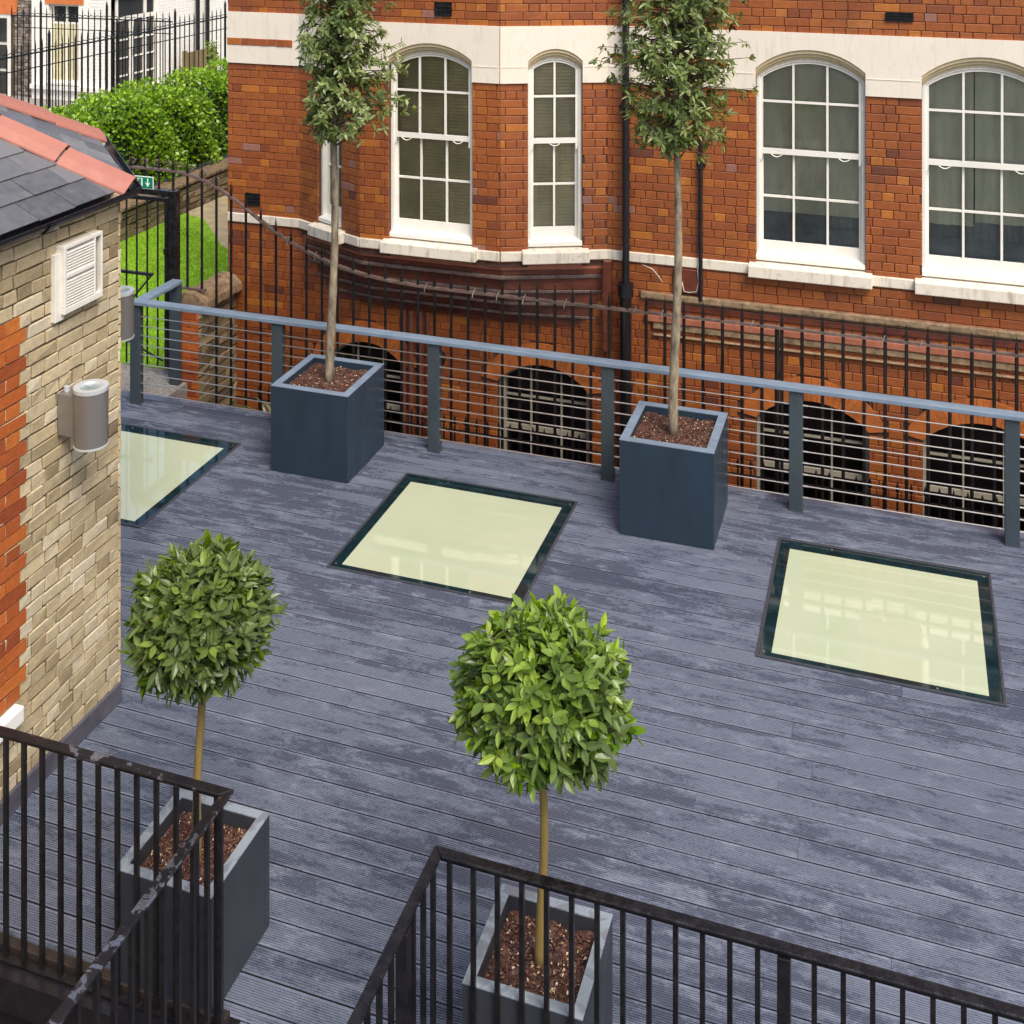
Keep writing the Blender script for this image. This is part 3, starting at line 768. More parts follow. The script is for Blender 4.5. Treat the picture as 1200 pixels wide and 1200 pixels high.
# air bricks
for u, z in ((-6.665, 1.67), (-4.30, 3.83), (-0.06, 3.855)):
    v = VB if u == -4.30 else VF
    mb = MB(); w, h = (0.085, 0.062) if u != -0.06 else (0.115, 0.037)
    mb.box((u - w, v - 0.020, z - h), (u + w, v - 0.010, z + h), 1)
    for i in range(5):
        x = u - w + 2 * w * i / 4; mb.box((x - 0.006, v - 0.027, z - h), (x + 0.006, v - 0.020, z + h), 0)
    for i in range(4):
        q = z - h + 2 * h * i / 3; mb.box((u - w, v - 0.029, q - 0.006), (u + w, v - 0.021, q + 0.006), 0)
    mb.build('air_brick', [M['iron'], M['dark']], bld)

# ------------------------------------------------------------------ cable railing on the deck edge
RV = 9.78
cr = thing('cable_railing', (-3.0, RV, 0), 'dark grey deck railing with flat handrail and horizontal steel cables', 'railing')
posts = [(-7.115, RV), (-5.557, RV), (-3.985, RV), (-2.40, RV), (-0.845, RV), (0.765, RV), (2.35, RV), (-7.087, 10.385)]
for i, (u, v) in enumerate(posts):
    q = MB(); q.box((u - 0.053, v - 0.035, 0.0 if v < 10 else -0.5), (u + 0.053, v + 0.035, 0.964)); q.build('post', M['post_coat'], cr, bevel=0.004)
    if v < 10:
        q = MB(); q.box((u - 0.058, v - 0.040, 0.001), (u + 0.058, v + 0.040, 0.006)); q.build('base_plate', M['post_coat'], cr)
mb = MB()
mb.prism([(-7.15, 9.725), (3.4, 9.725), (3.4, 9.83), (-7.025, 9.83), (-7.025, 10.43), (-7.15, 10.43)], 0.965, 1.002)
mb.build('handrail', M['handrail'], cr, bevel=0.006)
for k in range(9):
    z = 0.105 + 0.0925 * k
    mb = MB(); mb.tube([(-7.09, RV, z), (3.4, RV, z)], 0.0052, 8)
    for (u, v) in posts[:7]:
        for sgn in (-1, 1): mb.tube([(u + sgn * 0.053, RV, z), (u + sgn * 0.095, RV, z)], 0.0075, 8)
    mb.build('cable', M['steel'], cr, smooth=False)
mb = MB(); mb.box((-7.7, 9.86, -0.08), (3.4, 9.955, 0.012)); mb.build('edge_board', M['deck'], cr, bevel=0.003)

# ------------------------------------------------------------------ spiked lightwell railing and gate
SV = 10.52
sr = thing('spiked_railing', (-3.0, SV, 0), 'tall black railing with spiked bars and a rail that curves up, before the brick wall', 'railing')
curve = [(3.575, 1.175), (-4.392, 1.182), (-4.851, 1.206), (-5.311, 1.282), (-5.72, 1.415), (-6.077, 1.589), (-6.383, 1.793), (-6.639, 1.946), (-6.894, 2.048), (-7.15, 2.087), (-7.864, 2.089)]
def rail_z(u):
    for (u0, z0), (u1, z1) in zip(curve, curve[1:]):
        if u1 <= u <= u0: return z0 + (z1 - z0) * (u - u0) / (u1 - u0)
    return curve[-1][1]
# straight run, then a smooth curve of short pieces
pts = [(3.575, SV, 1.175), (-0.4, SV, 1.182)] + [(u, SV, rail_z(u)) for u in [-4.39 - 0.086 * i for i in range(41)]]
def smooth(ps, n=3):
    for _ in range(n):
        ps = [ps[0]] + [tuple(0.25 * a + 0.5 * b + 0.25 * c for a, b, c in zip(ps[i - 1], ps[i], ps[i + 1])) if 3 < i < len(ps) - 1 else ps[i] for i in range(1, len(ps) - 1)] + [ps[-1]]
    return ps
pts = smooth(pts, 6)
mb = MB(); mb.tube(pts, 0.02, prof=[(-0.022, -0.011), (0.022, -0.011), (0.022, 0.011), (-0.022, 0.011)])
mb.build('rail', M['rust_rail'], sr)
u = 3.432; bar_id = 0
while u > -7.78:
    zt = rail_z(u) + 0.153; zb = -2.4 if u > -6.80 else (0.90 if u > -7.15 else 1.885)
    mb = MB(); r = 0.0148
    mb.tube([(u, SV, zb), (u, SV, zt - 0.10)], r, 6)
    i0 = [mb.pt((u + r * math.cos(k * math.pi / 3), SV + r * math.sin(k * math.pi / 3), zt - 0.10)) for k in range(6)]; tip = mb.pt((u, SV, zt + 0.015))
    for k in range(6): mb.face((i0[k], i0[(k + 1) % 6], tip))
    mb.build('spiked_bar', M['iron'], sr)
    u -= 0.1716; bar_id += 1
mb = MB()
for u in (-1.072, 2.247):
    mb = MB(); mb.tube([(u, SV + 0.02, -2.4), (u, SV + 0.02, 1.175)], 0.021, 8); mb.build('stay_post', M['iron'], sr)
mb = MB(); mb.box((-7.14, SV - 0.02, 0.878), (-6.82, SV + 0.02, 0.90)); mb.build('bottom_rail', M['rust_rail'], sr)
mb = MB()                                            # scroll cresting along the high part
for i in range(8):
    u = -6.69 - 0.143 * i; z0 = rail_z(u) + 0.012
    mb.tube([(u + 0.065 * math.cos(a) * (1 - 0.10 * j), SV, z0 + 0.045 + 0.05 * math.sin(a) * (1 - 0.06 * j)) for j, a in enumerate([math.pi * (1.15 - 0.16 * k) for k in range(12)])], 0.006, 6)
    mb.tube([(u - 0.06, SV, z0), (u - 0.03, SV, z0 + 0.03), (u, SV, z0 + 0.035), (u + 0.035, SV, z0 + 0.075)], 0.006, 6)
mb.build('scrollwork', M['rust_rail'], sr, smooth=True)
mb = MB()
for u in (-6.10, -5.87, -5.57, -4.39, -3.9, -3.66, -3.4, -3.0, -2.35, -2.1, -1.3, -0.2, 0.1):
    zz = rail_z(u); mb.tube([(u, SV - 0.014, zz - 0.045), (u + 0.01, SV - 0.02, zz), (u + 0.03, SV - 0.012, zz + 0.045)], 0.005, 5)
mb.build('cable_tie', M['steel'], sr)

gt = thing('garden_gate', (-7.46, SV, 0), 'black square framed iron gate below the green exit sign', 'gate')
mb = MB(); mb.box((-7.236, SV - 0.043, -0.1), (-7.15, SV + 0.043, 1.88)); mb.build('gate_post', M['wet_iron'], gt, bevel=0.004)
mb = MB(); mb.box((-8.06, SV - 0.043, 1.823), (-7.238, SV + 0.043, 1.88)); mb.build('lintel', M['wet_iron'], gt, bevel=0.004)
mb = MB(); mb.box((-8.04, SV - 0.018, 1.757), (-7.26, SV + 0.018, 1.793)); mb.box((-7.302, SV - 0.018, 0.03), (-7.262, SV + 0.018, 1.756)); mb.box((-8.04, SV - 0.018, 0.97), (-7.46, SV + 0.018, 0.995))
mb.tube([(-7.48, SV, 0.965), (-8.0, SV, 0.37)], 0.010, 6)
mb.tube([(-8.0, SV, 0.34), (-7.33, SV, 0.10)], 0.010, 6)
mb.build('gate_frame', M['iron'], gt)
for i in range(5):
    u = -7.395 - 0.128 * i
    mb = MB(); mb.tube([(u, SV, 0.03), (u, SV, 1.757)], 0.0105, 6); mb.build('gate_bar', M['iron'], gt)
mb = MB(); mb.tube([(-7.282, SV - 0.02, 1.27), (-7.282, SV - 0.02, 1.42)], 0.012, 6); mb.box((-7.30, SV - 0.04, 1.22), (-7.262, SV - 0.018, 1.28)); mb.build('latch', M['iron'], gt)

# exit sign
TS = lambda p: p + Vector((-0.158, 0, -0.064))
es = thing('exit_sign', (-7.606, SV - 0.03, 1.88), 'small green emergency exit sign with white door and down arrow on the railing', 'sign')
mb = MB(TS); mb.box((-7.63, SV - 0.036, 1.945), (-7.265, SV - 0.030, 2.075)); mb.build('board', M['sign_white'], es, bevel=0.002)
mb = MB(TS); mb.box((-7.622, SV - 0.039, 1.953), (-7.273, SV - 0.0365, 2.067)); mb.build('green_panel', M['green_sign'], es)
mb = MB(TS); y = SV - 0.0415; y1 = SV - 0.0392
def flat(mb, pts):
    a = [mb.pt((p[0], y, p[1])) for p in pts]; b = [mb.pt((p[0], y1, p[1])) for p in pts]
    mb.face(a); mb.face(b[::-1]); n = len(pts)
    for i in range(n): mb.face((a[i], b[i], b[(i + 1) % n], a[(i + 1) % n]))
flat(mb, [(-7.325, 2.055), (-7.338, 2.055), (-7.338, 2.005), (-7.362, 2.012), (-7.3315, 1.965), (-7.301, 2.012), (-7.325, 2.005)])
flat(mb, [(-7.455, 1.965), (-7.395, 1.965), (-7.395, 2.055), (-7.455, 2.055)])
mb.tube([(-7.56 + 0.012 * math.cos(k), y, 2.047 + 0.012 * math.sin(k)) for k in (0, 1, 2, 3, 4, 5, 6.28)], 0.004, 5)
flat(mb, [(-7.575, 2.030), (-7.545, 2.032), (-7.535, 2.005), (-7.515, 1.995), (-7.52, 1.985), (-7.55, 1.995), (-7.55, 1.965), (-7.56, 1.965), (-7.565, 1.995), (-7.59, 1.975), (-7.597, 1.982), (-7.575, 2.005)])
mb.build('pictogram', M['sign_white'], es)
mb = MB(TS); mb.box((-7.445, y - 0.001, 1.97), (-7.41, y - 0.0002, 2.05)); mb.build('door_mark', M['green_sign'], es)

# low spiked railing in the lightwell
lr = thing('area_railing', (-2.0, 10.86, -2.6), 'low black spear-topped railing down in the lightwell before the basement windows', 'railing')
mb = MB(); mb.box((UL + 0.3, 10.85, -0.335), (3.4, 10.875, -0.315)); mb.build('rail', M['iron'], lr)
mb = MB(); mb.box((UL + 0.3, 10.85, -1.6), (3.4, 10.875, -1.58)); mb.build('rail', M['iron'], lr)
bm0 = MB(); bm0.tube([(0, 0, -1.6), (0, 0, -0.27)], 0.009, 6)
q = [bm0.pt((x, y_, z_)) for x, y_, z_ in ((-0.02, 0, -0.24), (0, -0.008, -0.24), (0.02, 0, -0.24), (0, 0.008, -0.24))]; tp = bm0.pt((0, 0, -0.165)); bt = bm0.pt((0, 0, -0.275))
for i in range(4): bm0.face((q[i], q[(i + 1) % 4], tp)); bm0.face((q[(i + 1) % 4], q[i], bt))
first = None; u = -6.4
while u < 3.3:
    if first is None:
        first = bm0.build('spear_bar', M['iron'], lr)
        # mesh was authored around the world origin: place it relative to the railing root
        for vtx in first.data.vertices: vtx.co += org(lr)
        first.location = Vector((u, 10.8625, 0)) - org(lr)
    else: share(first, 'spear_bar', lr, Vector((u, 10.8625, 0)) - org(lr))
    u += 0.115
# bulkhead lamp
bl = thing('bulkhead_lamp', (-4.52, VF - 0.01, 0.24), 'small round black bulkhead lamp on the brick wall under the bay', 'lamp')
mb = MB(); mb.tube([(-4.52, VF - 0.012, 0.24), (-4.52, VF - 0.06, 0.24), (-4.52, VF - 0.09, 0.24)], [0.085, 0.085, 0.05], 16); mb.build('housing', M['black_pipe'], bl, smooth=False)
mb = MB(); mb.tube([(-4.52, VF - 0.088, 0.24), (-4.52, VF - 0.105, 0.24)], [0.045, 0.025], 14); mb.build('lens', M['lens'], bl)

# ------------------------------------------------------------------ skylights
def skylight(u, v, label):
    w, d = 1.5185, 1.4817
    t = thing('skylight', (u + w / 2, v + d / 2, 0), label, 'skylight', 'walk-on skylights in the deck')
    mb = MB(); e = 0.018; z = 0.010
    for a, b in (((u, v), (u + w, v + e)), ((u, v + d - e), (u + w, v + d)), ((u, v + e), (u + e, v + d - e)), ((u + w - e, v + e), (u + w, v + d - e))):
        mb.box((a[0], a[1], -0.02), (b[0], b[1], z))
    mb.build('frame', M['trim'], t, bevel=0.002)
    L, Rr, F, Bk = 0.098, 0.098, 0.062, 0.135
    mb = MB(); i = e + 0.004
    x0, x1, y0, y1 = u + i, u + w - i, v + i, v + d - i; X0, X1, Y0, Y1 = u + L, u + w - Rr, v + F, v + d - Bk; zz = 0.007
    for a, b in (((x0, y0), (x1, Y0)), ((x0, Y1), (x1, y1)), ((x0, Y0), (X0, Y1)), ((X1, Y0), (x1, Y1))):
        mb.box((a[0], a[1], -0.015), (b[0], b[1], zz))
    mb.build('border', M['black_glass'], t)
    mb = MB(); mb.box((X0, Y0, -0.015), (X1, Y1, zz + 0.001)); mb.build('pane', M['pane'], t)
    mb = MB()
    for (a, b) in ((u + 0.05, v + 0.06), (u + w - 0.05, v + d - 0.06), (u + 0.4, v + d - 0.05), (u + w - 0.4, v + 0.035)):
        mb.tube([(a, b, zz), (a, b, zz + 0.0025)], 0.008, 8)
    mb.build('screw', M['steel'], t)
k_ = 5.0 / 6
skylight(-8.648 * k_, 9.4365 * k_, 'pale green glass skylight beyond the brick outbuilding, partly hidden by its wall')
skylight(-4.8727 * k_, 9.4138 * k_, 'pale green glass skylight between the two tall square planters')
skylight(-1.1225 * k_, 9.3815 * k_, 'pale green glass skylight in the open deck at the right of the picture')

# ------------------------------------------------------------------ planters
def chips(mb, x0, x1, y0, y1, z, n, size):
    for _ in range(n):
        x = rnd.uniform(x0, x1); yy = rnd.uniform(y0, y1); s = size * rnd.uniform(0.4, 1.3); a = rnd.uniform(0, 6.28); h = rnd.uniform(0.002, 0.014)
        t = min(1, max(0, rnd.gauss(0.45, 0.25))) if rnd.random() > 0.05 else 1.0
        c, sn = math.cos(a) * s, math.sin(a) * s; tz = rnd.uniform(-0.5, 0.5) * s
        q = [(x + c, yy + sn, z + h + tz), (x - sn * 0.45, yy + c * 0.45, z + h), (x - c, yy - sn, z + h - tz), (x + sn * 0.45, yy - c * 0.45, z + h + 0.004)]
        i = [mb.pt(p, t) for p in q]; mb.face(i)
def planter(u, v, s, h, rim, body_m, rim_m, label, group, soil_drop=0.06):
    t = thing('planter', (u + s / 2, v + s / 2, 0), label, 'planter', group)
    mb = MB(); e = rim
    mb.box((u, v, 0.004), (u + s, v + e, h - 0.004)); mb.box((u, v + s - e, 0.004), (u + s, v + s, h - 0.004))
    mb.box((u, v + e, 0.004), (u + e, v + s - e, h - 0.004)); mb.box((u + s - e, v + e, 0.004), (u + s, v + s - e, h - 0.004))
    mb.build('body', body_m, t, bevel=0.003)
    mb = MB(); z0, z1 = h - 0.0038, h + 0.001
    o = 0.001
    mb.box((u - o, v - o, z0), (u + s + o, v + e, z1)); mb.box((u - o, v + s - e, z0), (u + s + o, v + s + o, z1))
    mb.box((u - o, v + e, z0), (u + e, v + s - e, z1)); mb.box((u + s - e, v + e, z0), (u + s + o, v + s - e, z1))
    mb.build('rim', rim_m, t)  # thin paler cap: sky sheen on the planter top put into colour
    mb = MB(); z = h - soil_drop; n = 18
    for i in range(n):
        for j in range(n):
            pass
    grid = [[mb.pt((u + e + (s - 2 * e) * i / n, v + e + (s - 2 * e) * j / n, z + rnd.uniform(-0.006, 0.006) + 0.012 * math.sin(i * 0.9) * math.sin(j * 0.8)), rnd.uniform(0.05, 0.6)) for j in range(n + 1)] for i in range(n + 1)]
    for i in range(n):
        for j in range(n): mb.face((grid[i][j], grid[i + 1][j], grid[i + 1][j + 1], grid[i][j + 1]))
    chips(mb, u + e + 0.01, u + s - e - 0.01, v + e + 0.01, v + s - e - 0.01, z, 3200, 0.0075)
    mb.build('soil', M['soil'], t)
    return t
S1, H1 = 0.8786 * k_, 0.8798 * k_; S2, H2 = 0.6075 * k_, 0.6506 * k_
P1 = (-6.2268 * k_, 10.8018 * k_); P2 = (-2.5361 * k_, 10.7658 * k_); P3 = (-4.1046 * k_, 5.4469 * k_); P4 = (-2.0618 * k_, 5.4167 * k_)
planter(*P1, S1, H1, 0.066, M['anthracite'], M['handrail'], 'tall dark blue-grey square planter under the bay, left of the two by the cable railing', 'planters on the deck')
planter(*P2, S1, H1, 0.066, M['anthracite'], M['handrail'], 'tall dark blue-grey square planter right of the middle skylight by the cable railing', 'planters on the deck')
planter(*P3, S2, H2, 0.045, M['planter_small'], M['wet_rim_sheen'], 'smaller dark planter with a wet rim behind the corner of the left black balustrade', 'planters on the deck', 0.075)
planter(*P4, S2, H2, 0.045, M['planter_small'], M['wet_rim_sheen'], 'smaller dark planter with grey rim behind the right black balustrade', 'planters on the deck', 0.075)

# ------------------------------------------------------------------ trees
def leaf(mb, p, d, up, L, w, t, curl=0.25):
    d = d.normalized(); s = d.cross(up)
    if s.length < 1e-4: s = d.cross(Vector((1, 0.3, 0.2)))
    s.normalize(); n = s.cross(d).normalized()
    prof = ((0.0, 0.10), (0.25, 0.8), (0.5, 1.0), (0.78, 0.62))
    mid = []; le = []; ri = []
    for f, ww in prof:
        c = p + d * (L * f) - n * (curl * L * f * f * 0.5)
        mid.append(mb.pt(c - n * 0.12 * w * ww, t)); le.append(mb.pt(c + s * w * 0.5 * ww + n * 0.06 * w, t)); ri.append(mb.pt(c - s * w * 0.5 * ww + n * 0.06 * w, t))
    tip = mb.pt(p + d * L - n * (curl * L * 0.5), t)
    for i in range(3):
        mb.face((mid[i], mid[i + 1], le[i + 1], le[i])); mb.face((ri[i], ri[i + 1], mid[i + 1], mid[i]))
    mb.face((mid[3], tip, le[3])); mb.face((ri[3], tip, mid[3]))

def rdir(rs):
    while True:
        p = Vector((rs.uniform(-1, 1), rs.uniform(-1, 1), rs.uniform(-1, 1)))
        if 0.05 < p.length < 1: return p.normalized()

def ball_tree(cx, cy, z0, tx, cz, rx, rz, leafmat, label, seed, lean):
    rs = random.Random(seed)
    t = thing('bay_tree', (cx, cy, z0), label, 'tree', 'clipped ball-headed bay trees')
    mb = MB(); n = 14
    path = []
    for i in range(n + 1):
        f = i / n; z = z0 - 0.03 + (cz - z0) * f
        path.append((cx + lean * f + 0.012 * math.sin(f * 6 + seed) * f * (1 - f) * 4, cy + 0.006 * math.cos(f * 5 + seed), z))
    rr = [0.0205 * (1 - 0.22 * i / n) * (1.25 if i == 0 else 1.0) for i in range(n + 1)]
    mb.tube(path, rr, 12); mb.build('trunk', M['bark_green'], t, smooth=True)
    c = Vector((cx + lean, cy, cz))
    tw = MB(); lv = MB()
    N = 420
    for i in range(N):
        y = 1 - 2 * (i + 0.5) / N; a = i * 2.39996 + rs.uniform(-0.3, 0.3); rad = math.sqrt(max(0, 1 - y * y))
        dirn = Vector((rad * math.cos(a), rad * math.sin(a), y + rs.uniform(-0.08, 0.08))).normalized()
        rr_ = rs.uniform(0.74, 1.08)
        lump = 1 + 0.05 * math.sin(dirn.x * 5 + seed) * math.cos(dirn.y * 4 - seed) + (rs.uniform(0.03, 0.09) if rs.random() < 0.06 else 0) + 0.03 * math.sin(dirn.z * 6 + seed * 2)
        zscale = rz if dirn.z > 0 else rz * 0.84
        e = c + Vector((dirn.x * rx, dirn.y * rx, dirn.z * zscale)) * rr_ * 0.84 * lump
        s0 = c + (e - c) * 0.35
        tw.tube([c + (e - c) * 0.1, s0 + rdir(rs) * 0.02, e], [0.005, 0.004, 0.0022], 5)
        shoot = (dirn + Vector((0, 0, 0.20 if dirn.z > -0.2 else -0.35)) + rdir(rs) * 0.45).normalized()
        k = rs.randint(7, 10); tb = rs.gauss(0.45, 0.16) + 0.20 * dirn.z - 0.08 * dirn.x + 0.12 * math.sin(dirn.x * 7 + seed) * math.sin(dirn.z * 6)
        bright = rs.random() < 0.16
        for j in range(k):
            az = j * 2.39996 + rs.uniform(-0.3, 0.3)
            s1 = shoot.cross(Vector((0.2, 0.4, 0.9))).normalized(); s2 = shoot.cross(s1)
            f = j / k
            out = (s1 * math.cos(az) + s2 * math.sin(az))
            spread = 1.5 * (1 - f) + 0.55
            d = (shoot + out * spread + Vector((0, 0, -0.25 * (1 - f)))).normalized()
            p = e - shoot * 0.07 * (1 - f) + out * 0.004
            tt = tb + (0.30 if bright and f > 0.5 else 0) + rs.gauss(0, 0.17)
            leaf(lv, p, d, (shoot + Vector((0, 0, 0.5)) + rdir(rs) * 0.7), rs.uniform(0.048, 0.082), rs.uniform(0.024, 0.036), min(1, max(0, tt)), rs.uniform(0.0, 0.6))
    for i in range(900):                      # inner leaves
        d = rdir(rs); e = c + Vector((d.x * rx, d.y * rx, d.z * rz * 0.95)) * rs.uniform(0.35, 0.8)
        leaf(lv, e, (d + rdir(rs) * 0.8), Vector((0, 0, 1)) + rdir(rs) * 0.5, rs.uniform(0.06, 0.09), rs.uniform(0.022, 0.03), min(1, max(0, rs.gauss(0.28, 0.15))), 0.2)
    cr_ = lv.build('crown', leafmat, t)
    tw.build('twigs', M['twig'], cr_, root=t)

pc3 = (P3[0] + S2 / 2, P3[1] + S2 / 2); pc4 = (P4[0] + S2 / 2, P4[1] + S2 / 2)
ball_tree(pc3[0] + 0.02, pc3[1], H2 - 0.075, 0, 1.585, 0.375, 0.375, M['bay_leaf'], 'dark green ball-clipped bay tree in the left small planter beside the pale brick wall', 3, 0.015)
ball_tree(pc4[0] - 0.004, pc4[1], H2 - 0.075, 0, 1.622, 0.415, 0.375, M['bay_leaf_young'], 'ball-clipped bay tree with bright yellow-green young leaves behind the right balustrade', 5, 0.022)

def tall_tree(cx, cy, z0, zc, label, seed, prof, lean, bare, shift=0.0):
    rs = random.Random(seed)
    t = thing('standard_tree', (cx, cy, z0), label, 'tree', 'slender trees in the tall planters')
    ztop = 4.75
    def axis(z):
        f = (z - z0) / (ztop - z0)
        return Vector((cx + lean * f + 0.016 * math.sin(f * 9 + seed), cy + 0.012 * math.cos(f * 7 + seed), z))
    mb = MB(); n = 34
    zs = [z0 - 0.03 + (ztop - z0 + 0.03) * i / n for i in range(n + 1)]
    mb.tube([axis(z) for z in zs], [(0.047 if i == 0 else 0.040 - 0.024 * i / n) * (1 + 0.07 * math.sin(i * 2.3 + seed)) for i in range(n + 1)], 12)
    mb.build('trunk', M['bark_pale'], t, smooth=True)
    tw = MB(); lv = MB()
    nb = 400
    for i in range(nb):
        f = (i + rs.random()) / nb; z = zc + (ztop - 0.05 - zc) * f
        b0 = axis(z - 0.02) + Vector((shift * min(1, max(0, (z - zc) / 0.5)), 0, 0))
        az = i * 2.39996 + rs.uniform(-0.5, 0.5)
        # crown radius varies with height and side
        Rr = prof(z, az) * rs.uniform(0.5, 1.18)
        ris = rs.uniform(0.10, 0.45) * Rr
        e = b0 + Vector((math.cos(az) * Rr, math.sin(az) * Rr, ris + rs.uniform(-0.12, 0.05)))
        if e.z < zc - 0.05: e.z = zc - 0.05 + rs.uniform(0, 0.08)
        m_ = b0 + (e - b0) * 0.5 + Vector((0, 0, 0.03)) + rdir(rs) * 0.02
        tw.tube([b0, m_, e], [0.0075, 0.005, 0.0022], 5)
        for q in range(rs.randint(2, 4)):
            g = rs.uniform(0.45, 1.0) if q else 1.0
            p0 = b0 + (e - b0) * g + (rdir(rs) * 0.055 if q else Vector((0, 0, 0)))
            shoot = ((e - b0).normalized() + Vector((0, 0, 0.5)) + rdir(rs) * 0.6).normalized()
            k = rs.randint(4, 7); tb = rs.gauss(0.5, 0.2); s1 = shoot.cross(Vector((0.3, 0.2, 0.9))).normalized(); s2 = shoot.cross(s1)
            for j in range(k):
                a2 = j * 2.39996 + rs.uniform(-0.4, 0.4); ff = j / k
                out = s1 * math.cos(a2) + s2 * math.sin(a2)
                d = (shoot * rs.uniform(0.2, 0.9) + out * (1.1 - 0.5 * ff) + rdir(rs) * 0.45 + Vector((0, 0, -0.40))).normalized()
                leaf(lv, p0 - shoot * 0.035 * (1 - ff), d, shoot + Vector((0, 0, 0.5)) + rdir(rs) * 0.5, rs.uniform(0.045, 0.085), rs.uniform(0.021, 0.034), min(1, max(0, tb + rs.gauss(0, 0.16) + (0.35 if rs.random() < 0.08 else 0))), rs.uniform(0.1, 0.6))
    for (dx, dz, L_) in bare:                  # bare lower twigs
        b0 = axis(zc - 0.12 + dz); e = b0 + Vector((dx, rs.uniform(-0.05, 0.05), L_))
        tw.tube([b0, b0 + (e - b0) * 0.5 + Vector((0, 0, -0.02)), e], [0.009, 0.006, 0.003], 5)
    cr_ = lv.build('crown', M['grey_leaf'], t)
    tw.build('twigs', M['twig'], cr_, root=t)

pc1 = (P1[0] + S1 / 2, P1[1] + S1 / 2); pc2 = (P2[0] + S1 / 2, P2[1] + S1 / 2)
def prof1(z, a):
    base = 0.40 * math.exp(-((z - 3.02) / 0.26) ** 2) + 0.33 * math.exp(-((z - 3.5) / 0.35) ** 2) + 0.36 * math.exp(-((z - 4.15) / 0.42) ** 2)
    return base * (1 + (0.50 * math.cos(a - 0.3) if z < 3.5 else 0.1 * math.cos(a)))
def prof2(z, a):
    base = 0.22 * math.exp(-((z - 2.95) / 0.25) ** 2) + 0.47 * math.exp(-((z - 3.45) / 0.34) ** 2) + 0.40 * math.exp(-((z - 4.1) / 0.42) ** 2)
    return base * (1 + 0.15 * math.sin(2 * a + 1))
tall_tree(pc1[0] + 0.02, pc1[1], H1 - 0.06, 2.86, 'slender grey-barked tree with sparse crown in the tall planter under the bay', 11, prof1, 0.06, [(0.35, 0.0, 0.25), (-0.2, 0.1, 0.15), (0.28, 0.05, 0.12)], 0.05)
tall_tree(pc2[0] + 0.0, pc2[1], H1 - 0.06, 2.96, 'slender pale-barked tree with fuller leafy crown in the tall planter by the black drainpipe', 17, prof2, 0.03, [(-0.28, 0.12, 0.22), (0.12, 0.0, 0.2)])

# ------------------------------------------------------------------ near balustrades
BV = 4.5; BZ = 1.066
def balustrade(t, runs, posts, rail_m):
    for P, Q in runs:
        P = Vector(P); Q = Vector(Q); d = (Q - P).normalized(); n = Vector((-d.y, d.x, 0)); L = (Q - P).length
    allp = [runs[0][0]] + [r[1] for r in runs]
    mb = MB()
    w = 0.0235
    path = [(p[0], p[1], BZ - 0.008) for p in allp]
    # mitred flat handrail
    def offs(side, pr):
        out = []
        for i, p in enumerate(path):
            a = Vector(path[max(i - 1, 0)][:2]); b = Vector(path[i][:2]); c = Vector(path[min(i + 1, len(path) - 1)][:2])
            d1 = (b - a).normalized() if (b - a).length > 1e-6 else (c - b).normalized(); d2 = (c - b).normalized() if (c - b).length > 1e-6 else d1
            n1 = Vector((-d1.y, d1.x)); n2 = Vector((-d2.y, d2.x)); nn = n1 + n2; nn = nn / max(1e-6, nn.length); k = 1 / max(0.3, nn.dot(n1))
            out.append((b.x + nn.x * side * k, b.y + nn.y * side * k))
        return out
    for half, zz0, zz1 in ((w, BZ - 0.014, BZ), (0.014, BZ - 0.030, BZ - 0.0142)):
        l = offs(half, 0); r = offs(-half, 0)
        for i in range(len(path) - 1):
            mb.prism([r[i], r[i + 1], l[i + 1], l[i]], zz0, zz1)
    mb.build('handrail', rail_m, t, bevel=0.005)
    for P, Q in runs:
        P = Vector(P); Q = Vector(Q); d = (Q - P).normalized(); L = (Q - P).length; k = max(1, int(round(L / 0.1045)))
        for i in range(k):
            s = (i + 0.5) * L / k; p = P + d * s
            mb = MB(); mb.box((p.x - 0.0095, p.y - 0.0095, 0.012), (p.x + 0.0095, p.y + 0.0095, BZ - 0.031)); mb.build('baluster', M['iron'], t)
        mb = MB(); n = Vector((-d.y, d.x, 0)) * 0.022
        mb.hexa([P - n + Vector((0, 0, 0)), Q - n, Q + n, P + n, P - n + Vector((0, 0, 0.011)), Q - n + Vector((0, 0, 0.011)), Q + n + Vector((0, 0, 0.011)), P + n + Vector((0, 0, 0.011))])
        mb.build('bottom_rail', M['iron'], t)
    for p in posts:
        mb = MB(); mb.box((p[0] - 0.024, p[1] - 0.024, -0.3), (p[0] + 0.024, p[1] + 0.024, BZ - 0.031)); mb.build('post', M['iron'], t, bevel=0.003)
t = thing('iron_balustrade', (-3.7, BV, 0), 'black iron balustrade with wet rail in the lower left corner, joining the pale brick wall', 'balustrade', 'black iron balustrades')
balustrade(t, [((-4.56, BV, 0), (-2.81, BV, 0)), ((-2.81, BV, 0), (-2.81, 1.2, 0))], [], M['wet_rail'])
mb = MB(); mb.box((-4.59, BV + 0.03, -0.02), (-2.84, BV + 0.078, 0.035)); mb.build('kerb', M['kerb'], t, bevel=0.005)
t2 = thing('iron_balustrade', (-0.2, BV, 0), 'black iron balustrade running along the bottom edge at the right', 'balustrade', 'black iron balustrades')
balustrade(t2, [((-1.82, 1.2, 0), (-1.82, BV, 0)), ((-1.82, BV, 0), (2.0, BV, 0))], [(-0.432, BV), (-1.82, 4.15)], M['wet_iron'])
mb = MB(); mb.box((-4.60, 4.42, -0.16), (-2.79, 4.575, -0.004)); mb.box((-1.84, 4.42, -0.16), (3.4, 4.575, -0.004)); mb.box((-2.84, 0.6, -0.16), (-2.79, 4.42, -0.004)); mb.box((-1.84, 0.6, -0.16), (-1.79, 4.42, -0.004))
